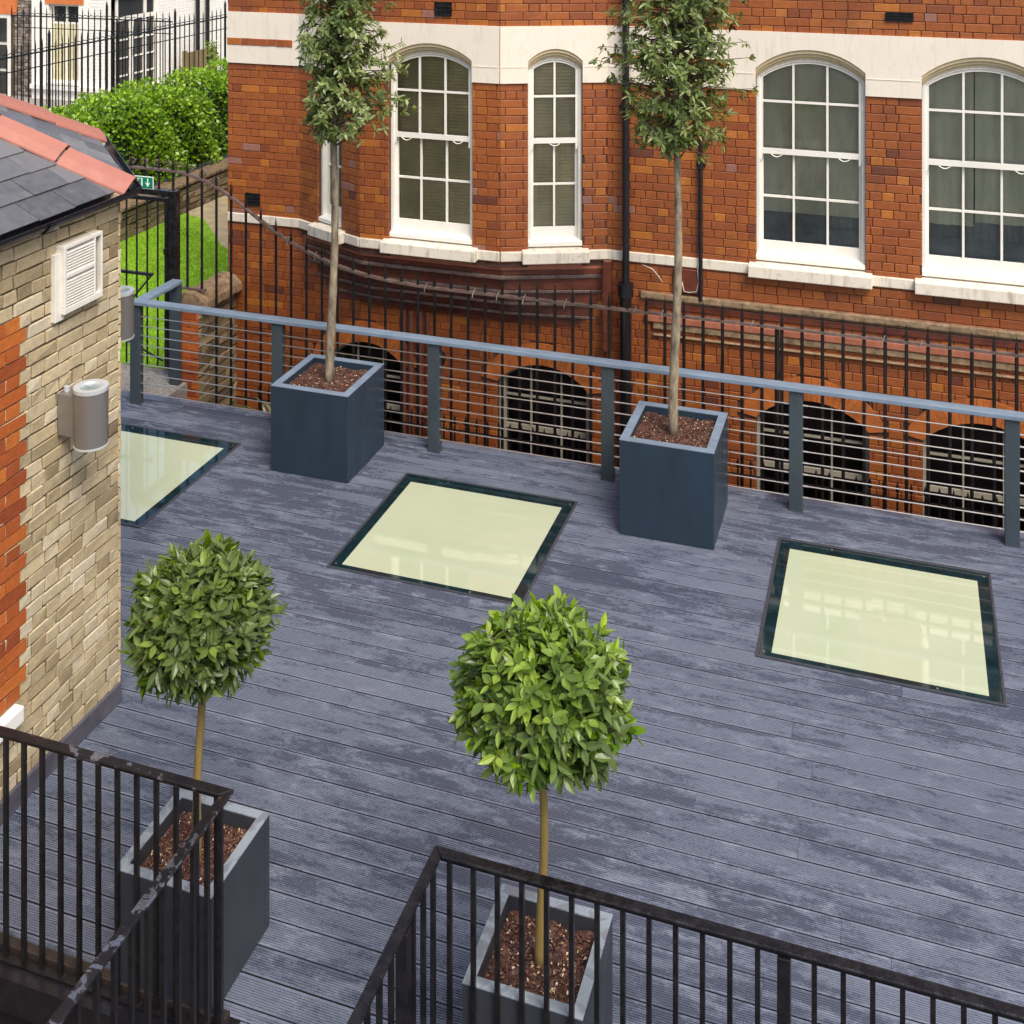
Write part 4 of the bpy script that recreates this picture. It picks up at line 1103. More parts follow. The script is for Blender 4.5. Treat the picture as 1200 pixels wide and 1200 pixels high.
tag(mb.build('deck_edge_beam', M['black_pipe']), kind='structure')
# ------------------------------------------------------------------ outbuilding
OU = -4.602; OV = 6.146
ob = thing('brick_outbuilding', (-6.4, 4.5, 0), 'pale brick outbuilding with slate roof, terracotta hip tiles and red brick edge', 'building')
r_ = 1.91; uc, vc = -6.41, 5.49
cant1 = (OU, OV); cant2 = (-5.72, 7.264)
mb = MB()
mb.prism([(OU - 0.012, 1.5), (OU - 0.012, OV), (cant2[0], cant2[1] - 0.012), (-7.1, cant2[1] - 0.012), (-8.2, 6.15), (-8.2, 1.5)], -2.6, 3.12, 1)
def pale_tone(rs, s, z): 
    return min(1, max(0, rs.gauss(0.62, 0.22) - (0.3 if z > 2.75 else 0)))  # top courses darker: dirt and eave shadow share one tone
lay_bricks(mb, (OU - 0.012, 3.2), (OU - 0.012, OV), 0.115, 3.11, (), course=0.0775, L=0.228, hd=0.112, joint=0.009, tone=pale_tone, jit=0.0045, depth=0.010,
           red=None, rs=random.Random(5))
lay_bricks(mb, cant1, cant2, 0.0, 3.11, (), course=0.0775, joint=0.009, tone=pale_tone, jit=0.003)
w_ = mb.build('wall', [M['pale_brick'], M['pale_mortar']], ob)
mb = MB()
rq = random.Random(9)
z = 0.58; r0 = 0
while z < 2.60:
    end = 5.335 if r0 % 2 else 5.285
    v = end; k = r0 % 2
    while v > 4.3:
        w = 0.222 if k else 0.108
        k = 1 - k if rq.random() < 0.3 else k
        t_ = min(1, max(0, rq.gauss(0.5, 0.25)))
        j = lambda: rq.uniform(-0.004, 0.004)
        mb.hexa([(OU - 0.02, v - w + 0.008, z + j()), (OU + 0.004 + j() * 0.5, v - w + 0.008 + j(), z + j()), (OU + 0.004 + j() * 0.5, v + j(), z + j()), (OU - 0.02, v, z),
                 (OU - 0.02, v - w + 0.008, z + 0.0685), (OU + 0.004, v - w + 0.008 + j(), z + 0.0685 + j()), (OU + 0.004, v + j(), z + 0.0685 + j()), (OU - 0.02, v, z + 0.0685)], 0, t_)
        v -= w
    mb.box((OU - 0.02, 4.3, z + 0.067), (OU - 0.0015, end - 0.01, z + 0.0785), 1)
    z += 0.0775; r0 += 1
mb.build('red_quoin', [M['red_quoin'], M['pale_mortar']], ob)
mb = MB(); mb.box((OU - 0.05, 4.4, 0.475), (OU + 0.055, 5.265, 0.565)); mb.build('sill', M['white_paint'], ob, bevel=0.01)
mb = MB(); mb.box((OU - 0.01, 4.6, 0.0), (OU + 0.016, OV + 0.012, 0.118)); mb.build('skirting', M['upstand'], ob, bevel=0.003)
# roof slopes laid with slates
ze = 3.16; pitch = R(26.5); rr_ = 2.01; ue = uc + rr_ - 0.0
apex = Vector((uc, vc, ze + (rr_ - 0.1) * math.tan(pitch)))
c1 = Vector((-4.60, 6.21, ze)); c2 = Vector((-5.73, 7.34, ze)); c3 = Vector((-7.2, 7.34, ze)); s0 = Vector((-4.60, 1.5, ze)); ap0 = Vector((uc, 1.5, apex.z))
def slates(eave_a, eave_b, top_pt, clips, rs):
    e = (eave_b - eave_a).normalized(); L = (eave_b - eave_a).length
    upv = (top_pt - eave_a); upv = upv - e * upv.dot(e); H = upv.length; upv.normalize(); n = e.cross(upv).normalized()
    if n.z < 0: n = -n
    bm = bmesh.new(); lay = bm.verts.layers.float.new('tone')
    rows = int(H / 0.185) + 2; w = 0.30
    for r in range(rows):
        x = -3 * w + (w / 2 if r % 2 else 0)
        while x < L + 3 * w:
            x0 = x + 0.002 + rs.uniform(-0.004, 0.004); x1 = x + w - 0.002; y0 = r * 0.185 + rs.uniform(-0.005, 0.005) - 0.03; y1 = y0 + 0.25
            lo = 0.022 + rs.uniform(-0.002, 0.003); hi = 0.008; th = 0.006; t_ = rs.random()
            P = lambda a, b, c: eave_a + e * a + upv * b + n * c
            vs = [bm.verts.new(p) for p in (P(x0, y0, lo - th), P(x1, y0, lo - th), P(x1, y1, hi - th), P(x0, y1, hi - th), P(x0, y0, lo), P(x1, y0, lo), P(x1, y1, hi), P(x0, y1, hi))]
            for v_ in vs: v_[lay] = t_
            for q in ((0, 3, 2, 1), (4, 5, 6, 7), (0, 1, 5, 4), (1, 2, 6, 5), (2, 3, 7, 6), (3, 0, 4, 7)): bm.faces.new([vs[i] for i in q])
            x += w
    for co, no in clips:
        bmesh.ops.bisect_plane(bm, geom=bm.verts[:] + bm.edges[:] + bm.faces[:], plane_co=co, plane_no=no, clear_outer=True)
    bm.verts.ensure_lookup_table(); bm.normal_update()
    m = MB()
    for v_ in bm.verts: m.v.append(v_.co.copy()); m.t.append(v_[lay])
    bm.verts.index_update()
    for f in bm.faces: m.face([v_.index for v_ in f.verts])
    bm.free(); return m
def vplane(a, b, keep):
    d = (b - a); d.z = 0; no = Vector((d.y, -d.x, 0)).normalized()
    if no.dot(keep - a) > 0: no = -no
    return (a, no)
rs_ = random.Random(4)
roof = MB()
add_into(roof, slates(s0, c1, ap0, [vplane(c1, apex, Vector((-5, 3, 0))), vplane(ap0, apex, Vector((-5, 3, 0)))], rs_))
ctr = (c1 + c2) / 2
add_into(roof, slates(c1, c2, apex, [vplane(c1, apex, ctr), vplane(c2, apex, ctr)], rs_))
add_into(roof, slates(c2, c3, apex, [vplane(c2, apex, (c2 + c3) / 2), vplane(c3, apex, (c2 + c3) / 2)], rs_))
# underlay
for q in ((s0, c1, apex, ap0), (c1, c2, apex), (c2, c3, apex)): roof.poly([p + Vector((0, 0, -0.012)) for p in q], 0, 0.0)
ro = roof.build('roof', M['slate'], ob)
def hip(a, b, n0=0.08):
    a = Vector(a); b = Vector(b); d = (b - a); L = d.length; d.normalize(); s = d.cross(Vector((0, 0, 1))).normalized(); up = s.cross(d).normalized()
    x = -0.04; ln = 0.46; i = 0
    while x < L - 0.2:
        x1 = min(x + ln - 0.012, L)
        lift = 0.052 + 0.004 * (i % 2)
        mb = MB()
        for sg in (-1, 1):
            o0 = a + d * x; o1 = a + d * x1
            P = lambda o, t_, w: o + up * (lift - 0.032 * (t_ ** 1.3) * 3.1 / 1.0 * 0.62) + s * sg * w
            W = 0.150; T = 0.016
            q0 = o0 + up * (lift + 0.012); q1 = o1 + up * (lift + 0.004); m0 = o0 + up * (lift - 0.020) + s * sg * W * 0.62; m1 = o1 + up * (lift - 0.028) + s * sg * W * 0.62
            r0_ = o0 + up * (lift - 0.060) + s * sg * W; r1_ = o1 + up * (lift - 0.068) + s * sg * W
            for (A1, A2, B1, B2) in ((q0, q1, m0, m1), (m0, m1, r0_, r1_)):
                dn = up * T
                pts_ = [A1 - dn, A2 - dn, B2 - dn, B1 - dn, A1, A2, B2, B1]
                mb.hexa(pts_)
        mb.build('hip_tile', M['hip_tile'], ro, root=ob, bevel=0.003)
        x += ln; i += 1
    mb = MB()
    for sg in (-1, 1):
        A1 = a + d * (-0.03); B1 = a + d * L
        q = [A1 + up * 0.03 + s * sg * 0.0, B1 + up * 0.03, B1 + up * (-0.035) + s * sg * 0.152, A1 + up * (-0.03) + s * sg * 0.152]
        lo = [p - up * 0.05 for p in q]
        mb.hexa(lo + q)
    mb.build('hip_mortar', M['hip_mortar'], ro, root=ob)
hip(c1 + Vector((0, 0, 0.015)), apex + Vector((0, 0, 0.015)))
hip(c2 + Vector((0.0, 0, 0.015)), apex + Vector((0, 0, 0.015)))
hip(ap0 + Vector((0, 0, 0.02)), apex + Vector((0, 0, 0.02)))
# gutter: half-round channel round the eaves
def gutter(path, r=0.058):
    prof = []
    for i in range(9):
        a = math.pi * (1 + i / 8); prof.append((r * math.cos(a), r * math.sin(a)))
    inner = [(p * 0.90, q * 0.90) for p, q in reversed(prof)]
    mb = MB(); mb.tube(path, r, prof=prof + inner); return mb
off = 0.045
g = gutter([(-4.60 + off, 1.5, ze - 0.005), (-4.60 + off, 6.23, ze - 0.005), (-5.71, 7.40, ze - 0.005), (-7.2, 7.40, ze - 0.005)])
go = g.build('gutter', M['black_pipe'], ob)
for v in (2.4, 3.9, 5.4):
    mb = MB(); mb.tube([(-4.555, v, ze - 0.006), (-4.555, v + 0.05, ze - 0.006)], 0.067, prof=[(0.067 * math.cos(math.pi * (1 + i / 8)), 0.067 * math.sin(math.pi * (1 + i / 8))) for i in range(9)] + [(0.064 * math.cos(math.pi * (2 - i / 8)), 0.064 * math.sin(math.pi * (2 - i / 8))) for i in range(9)])
    mb.build('gutter_bracket', M['black_pipe'], go, root=ob)
mb = MB(); mb.box((OU - 0.02, 1.5, 3.09), (OU + 0.012, 6.15, 3.165)); mb.build('fascia', M['black_pipe'], ob)
Tfl = lambda p: p + Vector((-0.10, -0.09, 0))
mb = MB(Tfl); mb.hexa([(-4.52, 6.20, ze + 0.0), (-4.46, 6.30, ze), (-4.56, 6.42, ze), (-4.62, 6.34, ze), (-4.56, 6.22, ze + 0.05), (-4.50, 6.30, ze + 0.05), (-4.60, 6.40, ze + 0.06), (-4.66, 6.32, ze + 0.06)])
mb.build('flashing', M['lead'], ro, root=ob)

# louvre vent on the outbuilding
lv_ = thing('louvre_vent', (OU, 5.78, 2.55), 'cream louvred vent under the gutter on the pale brick wall', 'vent')
mb = MB(); v0, v1, z0, z1 = 5.585, 5.925, 2.575, 2.965; u1 = OU + 0.055
mb.box((OU - 0.005, v0 - 0.045, z0 - 0.035), (OU + 0.028, v0 + 0.03, z1 - 0.04))
for a, b in (((v0, z0), (v1, z0 + 0.035)), ((v0, z1 - 0.022), (v1, z1)), ((v0, z0 + 0.035), (v0 + 0.022, z1 - 0.022)), ((v1 - 0.016, z0 + 0.035), (v1, z1 - 0.022)), ((v0 + 0.022, 2.775), (v1 - 0.075, 2.798)), ((v1 - 0.075, z0 + 0.035), (v1 - 0.062, z1 - 0.022))):
    mb.box((OU - 0.005, a[0], a[1]), (u1, b[0], b[1]))
mb.build('frame', M['vent_white'], lv_, bevel=0.003)
mb = MB(); mb.box((OU - 0.005, v0 + 0.022, z0 + 0.035), (OU + 0.02, v1 - 0.016, z1 - 0.022)); mb.build('backing', M['dark'], lv_)
mb = MB(); z = z0 + 0.045
while z < z1 - 0.035:
    if not (2.765 < z < 2.80):
        mb.hexa([(u1 - 0.004, v0 + 0.023, z - 0.004), (u1 - 0.004, v1 - 0.076, z - 0.004), (u1 - 0.03, v1 - 0.076, z + 0.010), (u1 - 0.03, v0 + 0.023, z + 0.010),
                 (u1 - 0.004, v0 + 0.023, z + 0.002), (u1 - 0.004, v1 - 0.076, z + 0.002), (u1 - 0.03, v1 - 0.076, z + 0.016), (u1 - 0.03, v0 + 0.023, z + 0.016)])
    z += 0.0165
mb.build('slats', M['vent_white'], lv_)

def wall_lamp(base, ang, label):
    t = thing('wall_lamp', base, label, 'lamp', 'cylindrical up-down wall lamps')
    B0 = Vector(base); c, s = math.cos(ang), math.sin(ang)
    def T(p): return Vector((B0.x + c * p.x - s * p.y, B0.y + s * p.x + c * p.y, B0.z + p.z))
    r = 0.094; ox = 0.10 + r; H = 0.325
    mb = MB(T); mb.box((0.0, -0.05, 0.04), (ox - 0.03, 0.05, H - 0.045)); mb.build('bracket', M['lamp_metal'], t, bevel=0.006)
    mb = MB(T); mb.tube([(ox, 0, 0.0), (ox, 0, H - 0.012)], r, 40); b_ = mb.build('body', M['lamp_metal'], t, smooth=True)
    em = b_.modifiers.new('e', 'EDGE_SPLIT'); em.split_angle = R(40)
    mb = MB(T)
    n = 40; prof = [(r + 0.003, H - 0.016), (r + 0.003, H + 0.004), (r - 0.030, H + 0.004), (r - 0.036, H - 0.01)]
    rings = [[mb.pt((ox + pr * math.cos(2 * math.pi * k / n), pr * math.sin(2 * math.pi * k / n), z)) for k in range(n)] for pr, z in prof]
    for a, b in zip(rings, rings[1:]):
        for k in range(n): mb.face((a[k], a[(k + 1) % n], b[(k + 1) % n], b[k]))
    mb.build('rim', M['lamp_rim'], t)
    mb = MB(T); mb.tube([(ox, 0, -0.004), (ox, 0, 0.006)], r + 0.003, 40); mb.build('rim', M['lamp_rim'], t)
    mb = MB(T); mb.tube([(ox, 0, H - 0.011), (ox, 0, H - 0.008)], r - 0.034, 32); mb.build('lens', M['lens'], t)
    mb = MB(T); mb.tube([(0.03, 0.0, H - 0.045), (0.03, 0.0, H - 0.02)], 0.018, 10); mb.build('screw', M['lamp_rim'], t)
wall_lamp((OU + 0.004, 5.633, 1.845), 0.0, 'taupe cylinder wall lamp on the pale brick wall, below the louvred vent')
bx = (-5.26 - 0.194 * 0.7071, 7.04 - 0.194 * 0.7071)
wall_lamp((bx[0], bx[1], 1.845), R(45), 'grey cylinder wall lamp peeping out past the far corner of the outbuilding')

# ------------------------------------------------------------------ garden on the left
mb = MB(); mb.prism([(-30, 9.95), (-6.99, 9.95), (-6.99, 40), (-30, 40)], -2.55, -0.055); tag(mb.build('garden_terrace', M['gravel']), kind='structure')
mb = MB(); mb.poly([(-10.68, 10.66, -0.05), (-6.995, 10.66, -0.05), (-6.995, 13.2, -0.05), (-8.1, 13.9, -0.05), (-9.2, 14.6, -0.05), (-10.2, 15.7, -0.05), (-10.68, 15.9, -0.05)]); tag(mb.build('lawn', M['lawn']), kind='structure')
mb = MB(); mb.poly([(-10.68, 15.9, -0.051), (-10.2, 15.7, -0.051), (-9.2, 14.6, -0.051), (-8.1, 13.9, -0.051), (-6.995, 13.2, -0.051), (-6.995, 24, -0.051), (-10.68, 24, -0.051)]); tag(mb.build('path', M['path']), kind='structure')
mb = MB(); rg = random.Random(2)
for _ in range(34000):
    u = rg.uniform(-10.66, -7.0); v = rg.uniform(10.68, 15.9)
    if v > 13.15 + (-7.0 - u) * 0.66 and v > 13.1: continue
    h = rg.uniform(0.015, 0.04); a = rg.uniform(0, 6.28); w = 0.006; dx, dy = math.cos(a) * w, math.sin(a) * w; lx, ly = rg.uniform(-0.02, 0.02), rg.uniform(-0.02, 0.02); t_ = min(1, max(0, rg.gauss(0.5 + 0.25 * math.sin(u * 3) * math.cos(v * 2.3), 0.22)))
    i = [mb.pt(p, t_) for p in ((u - dx, v - dy, -0.05), (u + dx, v + dy, -0.05), (u + lx, v + ly, -0.05 + h))]; mb.face(i)
tag(mb.build('grass', M['grass_blade']), 'short bright green grass of the small lawn', 'grass', kind='stuff')

# coped dwarf wall closing the lightwell
cw = thing('coped_wall', (-7.0, 10.8, -2.6), 'low old brick wall with mossy rounded coping between lawn and brick building', 'wall')
mb = MB(); mb.box((-7.15, 10.46, -2.6), (-6.88, VF - 0.016, 0.70), 1)
lay_bricks(mb, (-6.88, 10.46), (-6.88, VF - 0.016), -2.4, 0.69, (), tone=lambda r, s, z: r.random(), jit=0.012, joint=0.012, course=0.10, L=0.3, hd=0.16)
mb.build('wall', [M['rubble'], M['pale_mortar']], cw)
mb = MB(); lay_bricks(mb, (-7.17, 10.458), (-6.865, 10.458), -2.4, 0.69, (), tone=lambda r, s, z: r.random() * 0.7, jit=0.004); mb.build('brick_end', M['red_quoin'], cw)
mb = MB(); pr = [(-0.17, -0.02), (0.19, -0.02), (0.18, 0.06), (0.11, 0.13), (0.03, 0.165), (-0.06, 0.16), (-0.13, 0.11), (-0.165, 0.05)]
mb.tube([(-6.97, 10.46 + 0.08 * i, 0.71 + 0.006 * math.sin(i * 2.1)) for i in range(10)], 0.1, prof=pr); mb.build('coping', M['mossy_stone'], cw, bevel=0.012)

# strap-leaved plant in the lightwell
fp = thing('strap_leaf_plant', (-5.9, 10.55, -0.6), 'pale green strap-leaved plant in the lightwell behind the deck railing', 'plant')
mb = MB(); rf = random.Random(8)
for i in range(26):
    az = rf.uniform(0, 6.28); L = rf.uniform(0.5, 0.8); base = Vector((-5.98 + rf.uniform(-0.06, 0.06), 10.5, -0.55)); n = 7; prev = None; t_ = rf.random()
    for k in range(n + 1):
        f = k / n; p = base + Vector((math.cos(az) * L * f * 0.8, math.sin(az) * L * f * 0.35, L * (1.25 * f - 0.85 * f * f))); w = 0.016 * (1 - f) + 0.002
        s = Vector((-math.sin(az), math.cos(az), 0)) * w
        cur = (mb.pt(p - s, t_), mb.pt(p + s, t_))
        if prev: mb.face((prev[0], prev[1], cur[1], cur[0]))
        prev = cur
mb.build('leaves', M['fern'], fp)
mb = MB(); mb.tube([(-5.98, 10.5, -2.6), (-5.98, 10.5, -0.62), (-5.98, 10.5, -0.55)], [0.18, 0.2, 0.2], 14); mb.build('pot', M['terracotta'], fp)

# retaining wall below the hedge
gw = thing('rubble_wall', (-10.85, 15.0, -0.05), 'low mossy rubble retaining wall between the lawn and the hedge', 'wall')
mb = MB(); mb.box((-11.0, 9.0, -0.06), (-10.72, 22, 0.36), 1)
lay_bricks(mb, (-10.72, 9.0), (-10.72, 22.0), -0.05, 0.36, (), tone=lambda r, s, z: r.random(), jit=0.014, joint=0.016, course=0.10, L=0.34, hd=0.2, depth=0.03, rs=random.Random(3))
mb.build('stones', [M['rubble'], M['pale_mortar']], gw)
mb = MB(); mb.box((-11.02, 9.0, 0.362), (-10.66, 22, 0.42)); mb.build('coping', M['mossy_stone'], gw, bevel=0.015)

# hedge
hg = thing('hedge', (-11.6, 16.5, 0.4), 'thick bright green clipped hedge above the lawn wall', 'hedge')
HX0, HX1, HY0, HY1, HZ0, HZ1 = -12.25, -11.05, 13.75, 21.0, 0.42, 1.70
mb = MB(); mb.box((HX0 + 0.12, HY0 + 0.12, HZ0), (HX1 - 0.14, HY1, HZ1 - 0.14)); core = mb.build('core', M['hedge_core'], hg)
mb = MB(); rh = random.Random(6)
for i in range(26000):
    q = rh.random()
    if q < 0.42: p = Vector((rh.uniform(HX0, HX1), rh.uniform(HY0, HY1), HZ1)); n = Vector((0, 0, 1))
    elif q < 0.88: p = Vector((HX1, rh.uniform(HY0, HY1), rh.uniform(HZ0, HZ1))); n = Vector((1, 0, 0.2))
    else: p = Vector((rh.uniform(HX0, HX1), HY0, rh.uniform(HZ0, HZ1))); n = Vector((0, -1, 0.2))
    # rounded shoulders and bumps
    dx = max(0, p.x - (HX1 - 0.25)); dz = max(0, p.z - (HZ1 - 0.25)); rr2 = math.hypot(dx, dz)
    if rr2 > 0.25: p.x -= dx * (1 - 0.25 / rr2); p.z -= dz * (1 - 0.25 / rr2)
    b = 0.08 * (math.sin(p.y * 5.1 + p.z * 3) + math.sin(p.y * 2.3 - p.x * 4.7) * 0.7 + math.sin(p.z * 7 + p.y * 8.3) * 0.6)
    p += n.normalized() * (b + rh.uniform(-0.13, 0.03))
    d = (n * 0.5 + rdir(rh)).normalized(); u_ = n + rdir(rh) * 0.7; s = d.cross(u_)
    if s.length < 0.01: continue
    s.normalize(); L = rh.uniform(0.05, 0.085); w = L * 0.36; t_ = min(1, max(0, rh.gauss(0.5, 0.2) + b * 1.2))
    i4 = [mb.pt(x, t_) for x in (p, p + d * L * 0.5 + s * w, p + d * L, p + d * L * 0.5 - s * w)]; mb.face(i4)
mb.build('foliage', M['hedge_leaf'], hg)

# railings behind the hedge
def street_railing(name, P, Q, z0, zr, label, sp=0.15, group=None):
    P = Vector(P); Q = Vector(Q); d = (Q - P).normalized(); L = (Q - P).length
    t = thing(name, (P.x, P.y, z0), label, 'railing', group)
    mb = MB()
    for zz, th in ((zr, 0.014), (zr - 0.22, 0.009)):
        mb.tube([(P.x, P.y, zz), (Q.x, Q.y, zz)], th, 6)
    mb.build('rail', M['iron'], t)
    n = int(L / sp)
    for i in range(n + 1):
        p = P + d * (i * sp)
        mb = MB(); big = (i % 11 == 5); r = 0.011 if not big else 0.024
        mb.tube([(p.x, p.y, z0), (p.x, p.y, zr + 0.10 + (0.15 if big else 0)), (p.x, p.y, zr + 0.19 + (0.15 if big else 0))], [r, r, 0.002], 5); mb.build('spiked_bar', M['iron'], t)
    mb = MB()
    for i in range(n):
        p = P + d * ((i + 0.5) * sp)
        mb.tube([p * 1.0 + Vector((0, 0, zr)) * 1.0 + Vector((0, 0, -p.z)) + d * (sp * 0.5 * math.cos(a)) + Vector((0, 0, 0.055 * math.sin(a))) for a in [math.pi * k / 6 for k in range(7)]], 0.007, 4)
    mb.build('scrollwork', M['iron'], t)
street_railing('street_railing', (-12.5, 12.6, 0), (-12.5, 21.0, 0), 0.2, 2.53, 'tall black spiked railing with scroll tops running away behind the hedge', 0.15, 'street railings')
street_railing('street_railing', (-16.2, 18.4, 0), (-12.62, 18.4, 0), 0.0, 2.60, 'black scroll-topped railing across the front of the white house', 0.135, 'street railings')

# ------------------------------------------------------------------ houses in the street
wh = thing('white_house', (-18.5, 25.5, -0.5), 'white painted brick house with sash window and french doors behind the railings', 'house')
UW, VW = -17.933, 23.5
mb = MB()
fx0 = -20.097
mb.box((fx0, VW, -1.0), (-19.60, VW + 0.3, 6)); mb.box((-18.735, VW, -1.0), (UW, VW + 0.3, 6)); mb.box((-19.60, VW, -1.0), (-18.735, VW + 0.3, 0.36)); mb.box((-19.60, VW, 2.25), (-18.735, VW + 0.3, 6))
mb.box((UW - 0.3, VW + 0.3, -1.0), (UW, 23.66, 6)); mb.box((UW - 0.3, 25.5, -1.0), (UW, 32, 6)); mb.box((UW - 0.3, 23.66, 2.42), (UW, 25.5, 6)); mb.box((UW - 0.3, 23.66, -1.0), (UW, 25.5, 0.02))
mb.box((-20.09, VW + 1.2, -1), (UW - 0.31, VW + 1.25, 6)); 
mb.box((-20.09, VW + 0.31, 5.9), (UW - 0.31, 32, 6))
mb.build('wall', M['white_brick'], wh)
mb = MB()
z = -0.2
while z < 3.0:
    mb.box((UW, 25.52, z), (UW + 0.012, 32, z + 0.066)); mb.box((-18.735 + 0.35, VW - 0.010, z), (UW, VW, z + 0.066)); z += 0.078
mb.build('brick_courses', M['white_brick'], wh)
mb = MB(); mb.box((-19.69, VW - 0.02, 2.25), (-18.58, VW + 0.1, 2.62)); mb.build('lintel', M['orange_lintel'], wh)
mb = MB(); mb.box((UW - 0.1, 23.60, 2.42), (UW + 0.02, 25.55, 2.65)); mb.build('lintel', M['orange_lintel'], wh)
mb = MB(); mb.box((-20.08, VW - 0.10, 0.20), (UW + 0.05, VW, 0.30)); mb.box((-19.66, VW - 0.08, 0.32), (-18.69, VW - 0.001, 0.37)); mb.build('sill', M['white_paint'], wh)
mb = MB(); Y = VW + 0.12
for a, b in (((-19.60, 0.36), (-19.54, 2.25)), ((-18.795, 0.36), (-18.735, 2.25)), ((-19.54, 2.19), (-18.795, 2.25)), ((-19.54, 0.36), (-18.795, 0.42)), ((-19.19, 0.42), (-19.145, 2.19)), ((-19.54, 1.76), (-19.19, 1.81)), ((-19.145, 1.76), (-18.795, 1.81)), ((-19.54, 1.30), (-19.19, 1.33)), ((-19.145, 1.30), (-18.795, 1.33))):
    mb.box((a[0], Y, a[1]), (b[0], Y + 0.06, b[1]))
w1 = mb.build('window', M['white_wood'], wh)
mb = MB(); mb.box((-19.55, Y + 0.03, 0.40), (-18.78, Y + 0.04, 2.22)); mb.build('glass', M['dark_pane'], w1, root=wh)
mb = MB()
for i in range(9):
    x = -19.54 + i * 0.085; mb.tube([(x, Y + 0.018, 0.42), (x, Y + 0.018, 1.76)], 0.03, 6)
mb.build('curtain', M['curtain'], w1, root=wh)
mb = MB(); X = UW - 0.12
def dbar(v0, z0, v1, z1): mb.box((X, v0, z0), (X + 0.07, v1, z1))
dbar(23.66, 2.36, 25.50, 2.42); dbar(23.66, 1.82, 25.50, 1.92)
for v0, w in ((23.66, 0.05), (23.90, 0.12), (24.44, 0.16), (24.99, 0.12), (25.44, 0.06)): dbar(v0, 0.02, v0 + w, 1.82)
for v0, w in ((23.66, 0.05), (23.90, 0.10), (25.02, 0.10), (25.44, 0.06)): dbar(v0, 1.92, v0 + w, 2.36)
for v0, v1 in ((23.71, 23.90), (24.02, 24.44), (24.60, 24.99), (25.11, 25.44)):
    for z in (0.05, 0.47, 0.90, 1.34): dbar(v0, z, v1, z + (0.10 if z < 0.1 else 0.035))
dr = mb.build('french_door', M['white_wood'], wh)
mb = MB(); mb.box((X + 0.03, 23.68, 0.05), (X + 0.04, 25.48, 2.40)); mb.build('glass', M['dark_pane'], dr, root=wh)
mb = MB(); mb.tube([(X + 0.10, 24.55, 0.95), (X + 0.10, 24.55, 1.10)], 0.015, 6); mb.build('handle', M['iron'], dr, root=wh)
for v in (27.14, 27.60):
    mb = MB(); mb.tube([(UW + 0.10, v, -0.5), (UW + 0.10, v, 5.5)], 0.055, 10); mb.build('drainpipe', M['black_pipe'], wh)
gh = thing('grey_brick_house', (-21.5, 24.0, -0.5), 'weathered grey brick house with white window at the far left edge', 'house')
mb = MB(); mb.box((-26, 23.62, -1), (-20.10, 24.2, 6), 1)
lay_bricks(mb, (-26, 23.62), (-20.10, 23.62), -0.4, 4.2, [(5.0, 5.31, -0.1, 1.95)], tone=lambda r, s, z: r.random(), jit=0.008, joint=0.010, rs=random.Random(12))
mb.build('wall', [M['grey_brick'], M['pale_mortar']], gh)
mb = MB(); mb.box((-22.1, 23.56, -0.1), (-20.78, 23.60, 1.95)); 
w2 = mb.build('window', M['white_wood'], gh)
mb = MB()
for z0, z1 in ((0.0, 0.55), (0.62, 1.20), (1.27, 1.85)): mb.box((-21.5, 23.54, z0), (-20.88, 23.558, z1))
mb.build('glass', M['dark_pane'], w2, root=gh)
mb = MB(); mb.box((-22.2, 23.54, 1.95), (-20.60, 23.60, 2.30)); mb.build('lintel', M['orange_lintel'], gh)
tf = thing('timber_fence', (-16.9, 26.9, -0.05), 'short brown timber fence panel beside the white house', 'fence')
mb = MB()
for i in range(10): mb.box((-17.55 , 26.15 + i * 0.14, -0.2), (-17.53 + 0.004 * (i % 2), 26.28 + i * 0.14, 0.80), 0, rnd.random())
mb.build('boards', M['timber'], tf)
mb = MB(); mb.box((-17.58, 26.05, -0.2), (-17.48, 26.14, 0.86)); mb.build('post', M['timber'], tf)
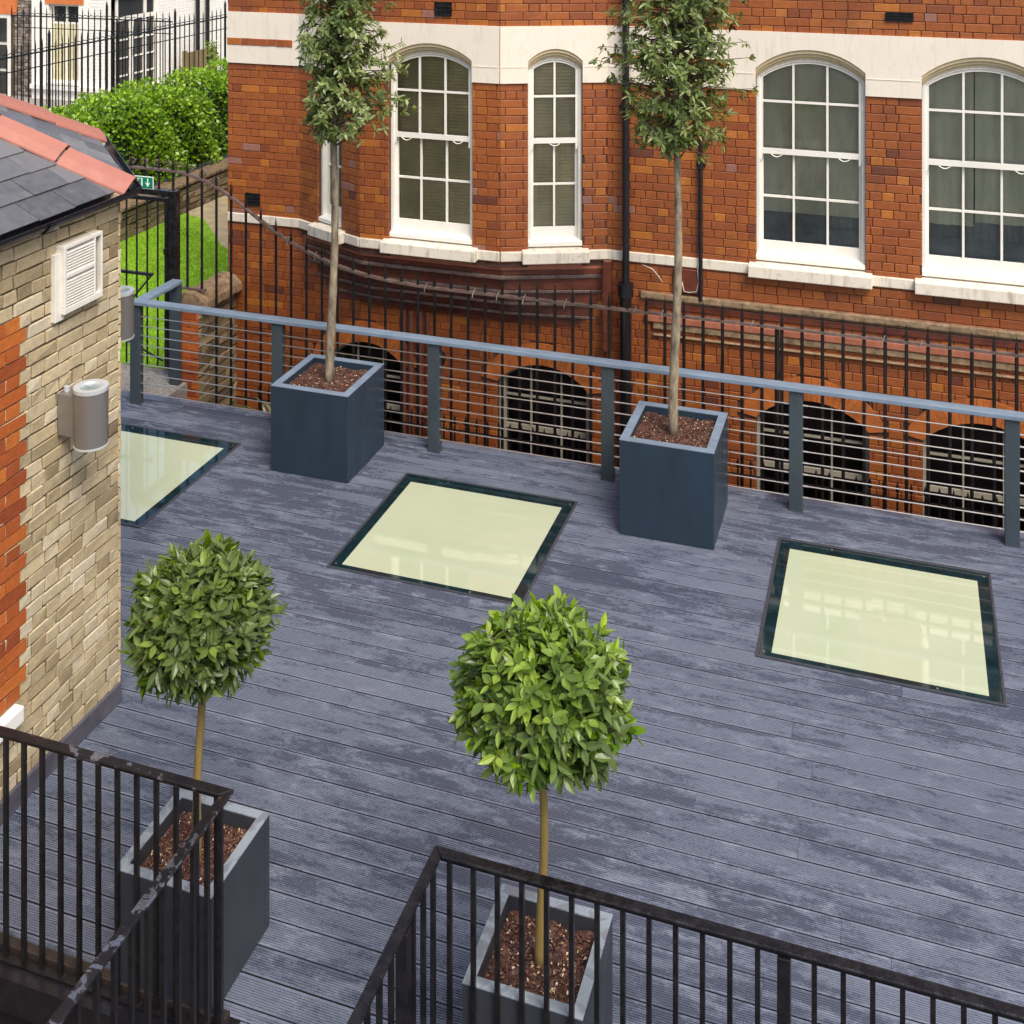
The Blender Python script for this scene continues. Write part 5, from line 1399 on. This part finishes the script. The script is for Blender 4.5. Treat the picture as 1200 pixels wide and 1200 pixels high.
# ivy sprig climbing by the far railing
iv = thing('ivy_sprig', (-12.45, 19.4, 1.7), 'upright sprig of ivy climbing the railing above the hedge', 'plant')
mb = MB()
for i in range(160):
    p = Vector((-12.42 + rh.uniform(-0.10, 0.10), 19.35 + rh.uniform(-0.13, 0.13), 1.6 + rh.uniform(0, 0.55) ** 1.0)); leaf(mb, p, rdir(rh), Vector((0, 0, 1)), 0.06, 0.04, rh.random())
mb.build('foliage', M['hedge_leaf'], iv)
mb = MB(); mb.tube([(-12.42, 19.35, 0.4), (-12.42, 19.35, 2.1)], 0.01, 5); mb.build('stem', M['twig'], iv)

# ------------------------------------------------------------------ light, sky, camera
w = bpy.data.worlds.new('World'); scene.world = w; w.use_nodes = True
nt = w.node_tree; bg = nt.nodes['Background']
sky = nt.nodes.new('ShaderNodeTexSky'); sky.sky_type = 'NISHITA'; sky.sun_disc = False
SUN_EL, SUN_AZ = R(54), R(135)       # azimuth measured clockwise from +Y: behind the camera, to the right
sky.sun_elevation = SUN_EL; sky.sun_rotation = SUN_AZ; sky.altitude = 0; sky.air_density = 1.0; sky.dust_density = 3.0; sky.ozone_density = 1.0
nt.links.new(sky.outputs[0], bg.inputs['Color']); bg.inputs['Strength'].default_value = 0.115
ld = bpy.data.lights.new('Sun', 'SUN'); ld.energy = 2.1; ld.angle = R(30); ld.color = (1.0, 0.95, 0.87)
sun = bpy.data.objects.new('Sun', ld); C.objects.link(sun)
dv = Vector((math.sin(SUN_AZ) * math.cos(SUN_EL), math.cos(SUN_AZ) * math.cos(SUN_EL), math.sin(SUN_EL)))
sun.rotation_euler = (-dv).to_track_quat('-Z', 'Y').to_euler(); sun.location = dv * 30

cd = bpy.data.cameras.new('Camera'); cam = bpy.data.objects.new('Camera', cd); C.objects.link(cam)
cd.sensor_fit = 'HORIZONTAL'; cd.sensor_width = 36; cd.lens = 36 * 1386.6 / 1200
cd.shift_x = 0; cd.shift_y = -(600 + 129.6) / 1200
cd.clip_start = 0.05; cd.clip_end = 500
cam.location = (0, 0, 5.0)
cam.rotation_euler = (R(90), 0, 0.3218)
scene.camera = cam
scene.render.resolution_x = scene.render.resolution_y = 1024
vs = scene.view_settings; vs.view_transform = 'Standard'; vs.look = 'None'; vs.exposure = 0.84; vs.gamma = 1; vs.use_curve_mapping = False
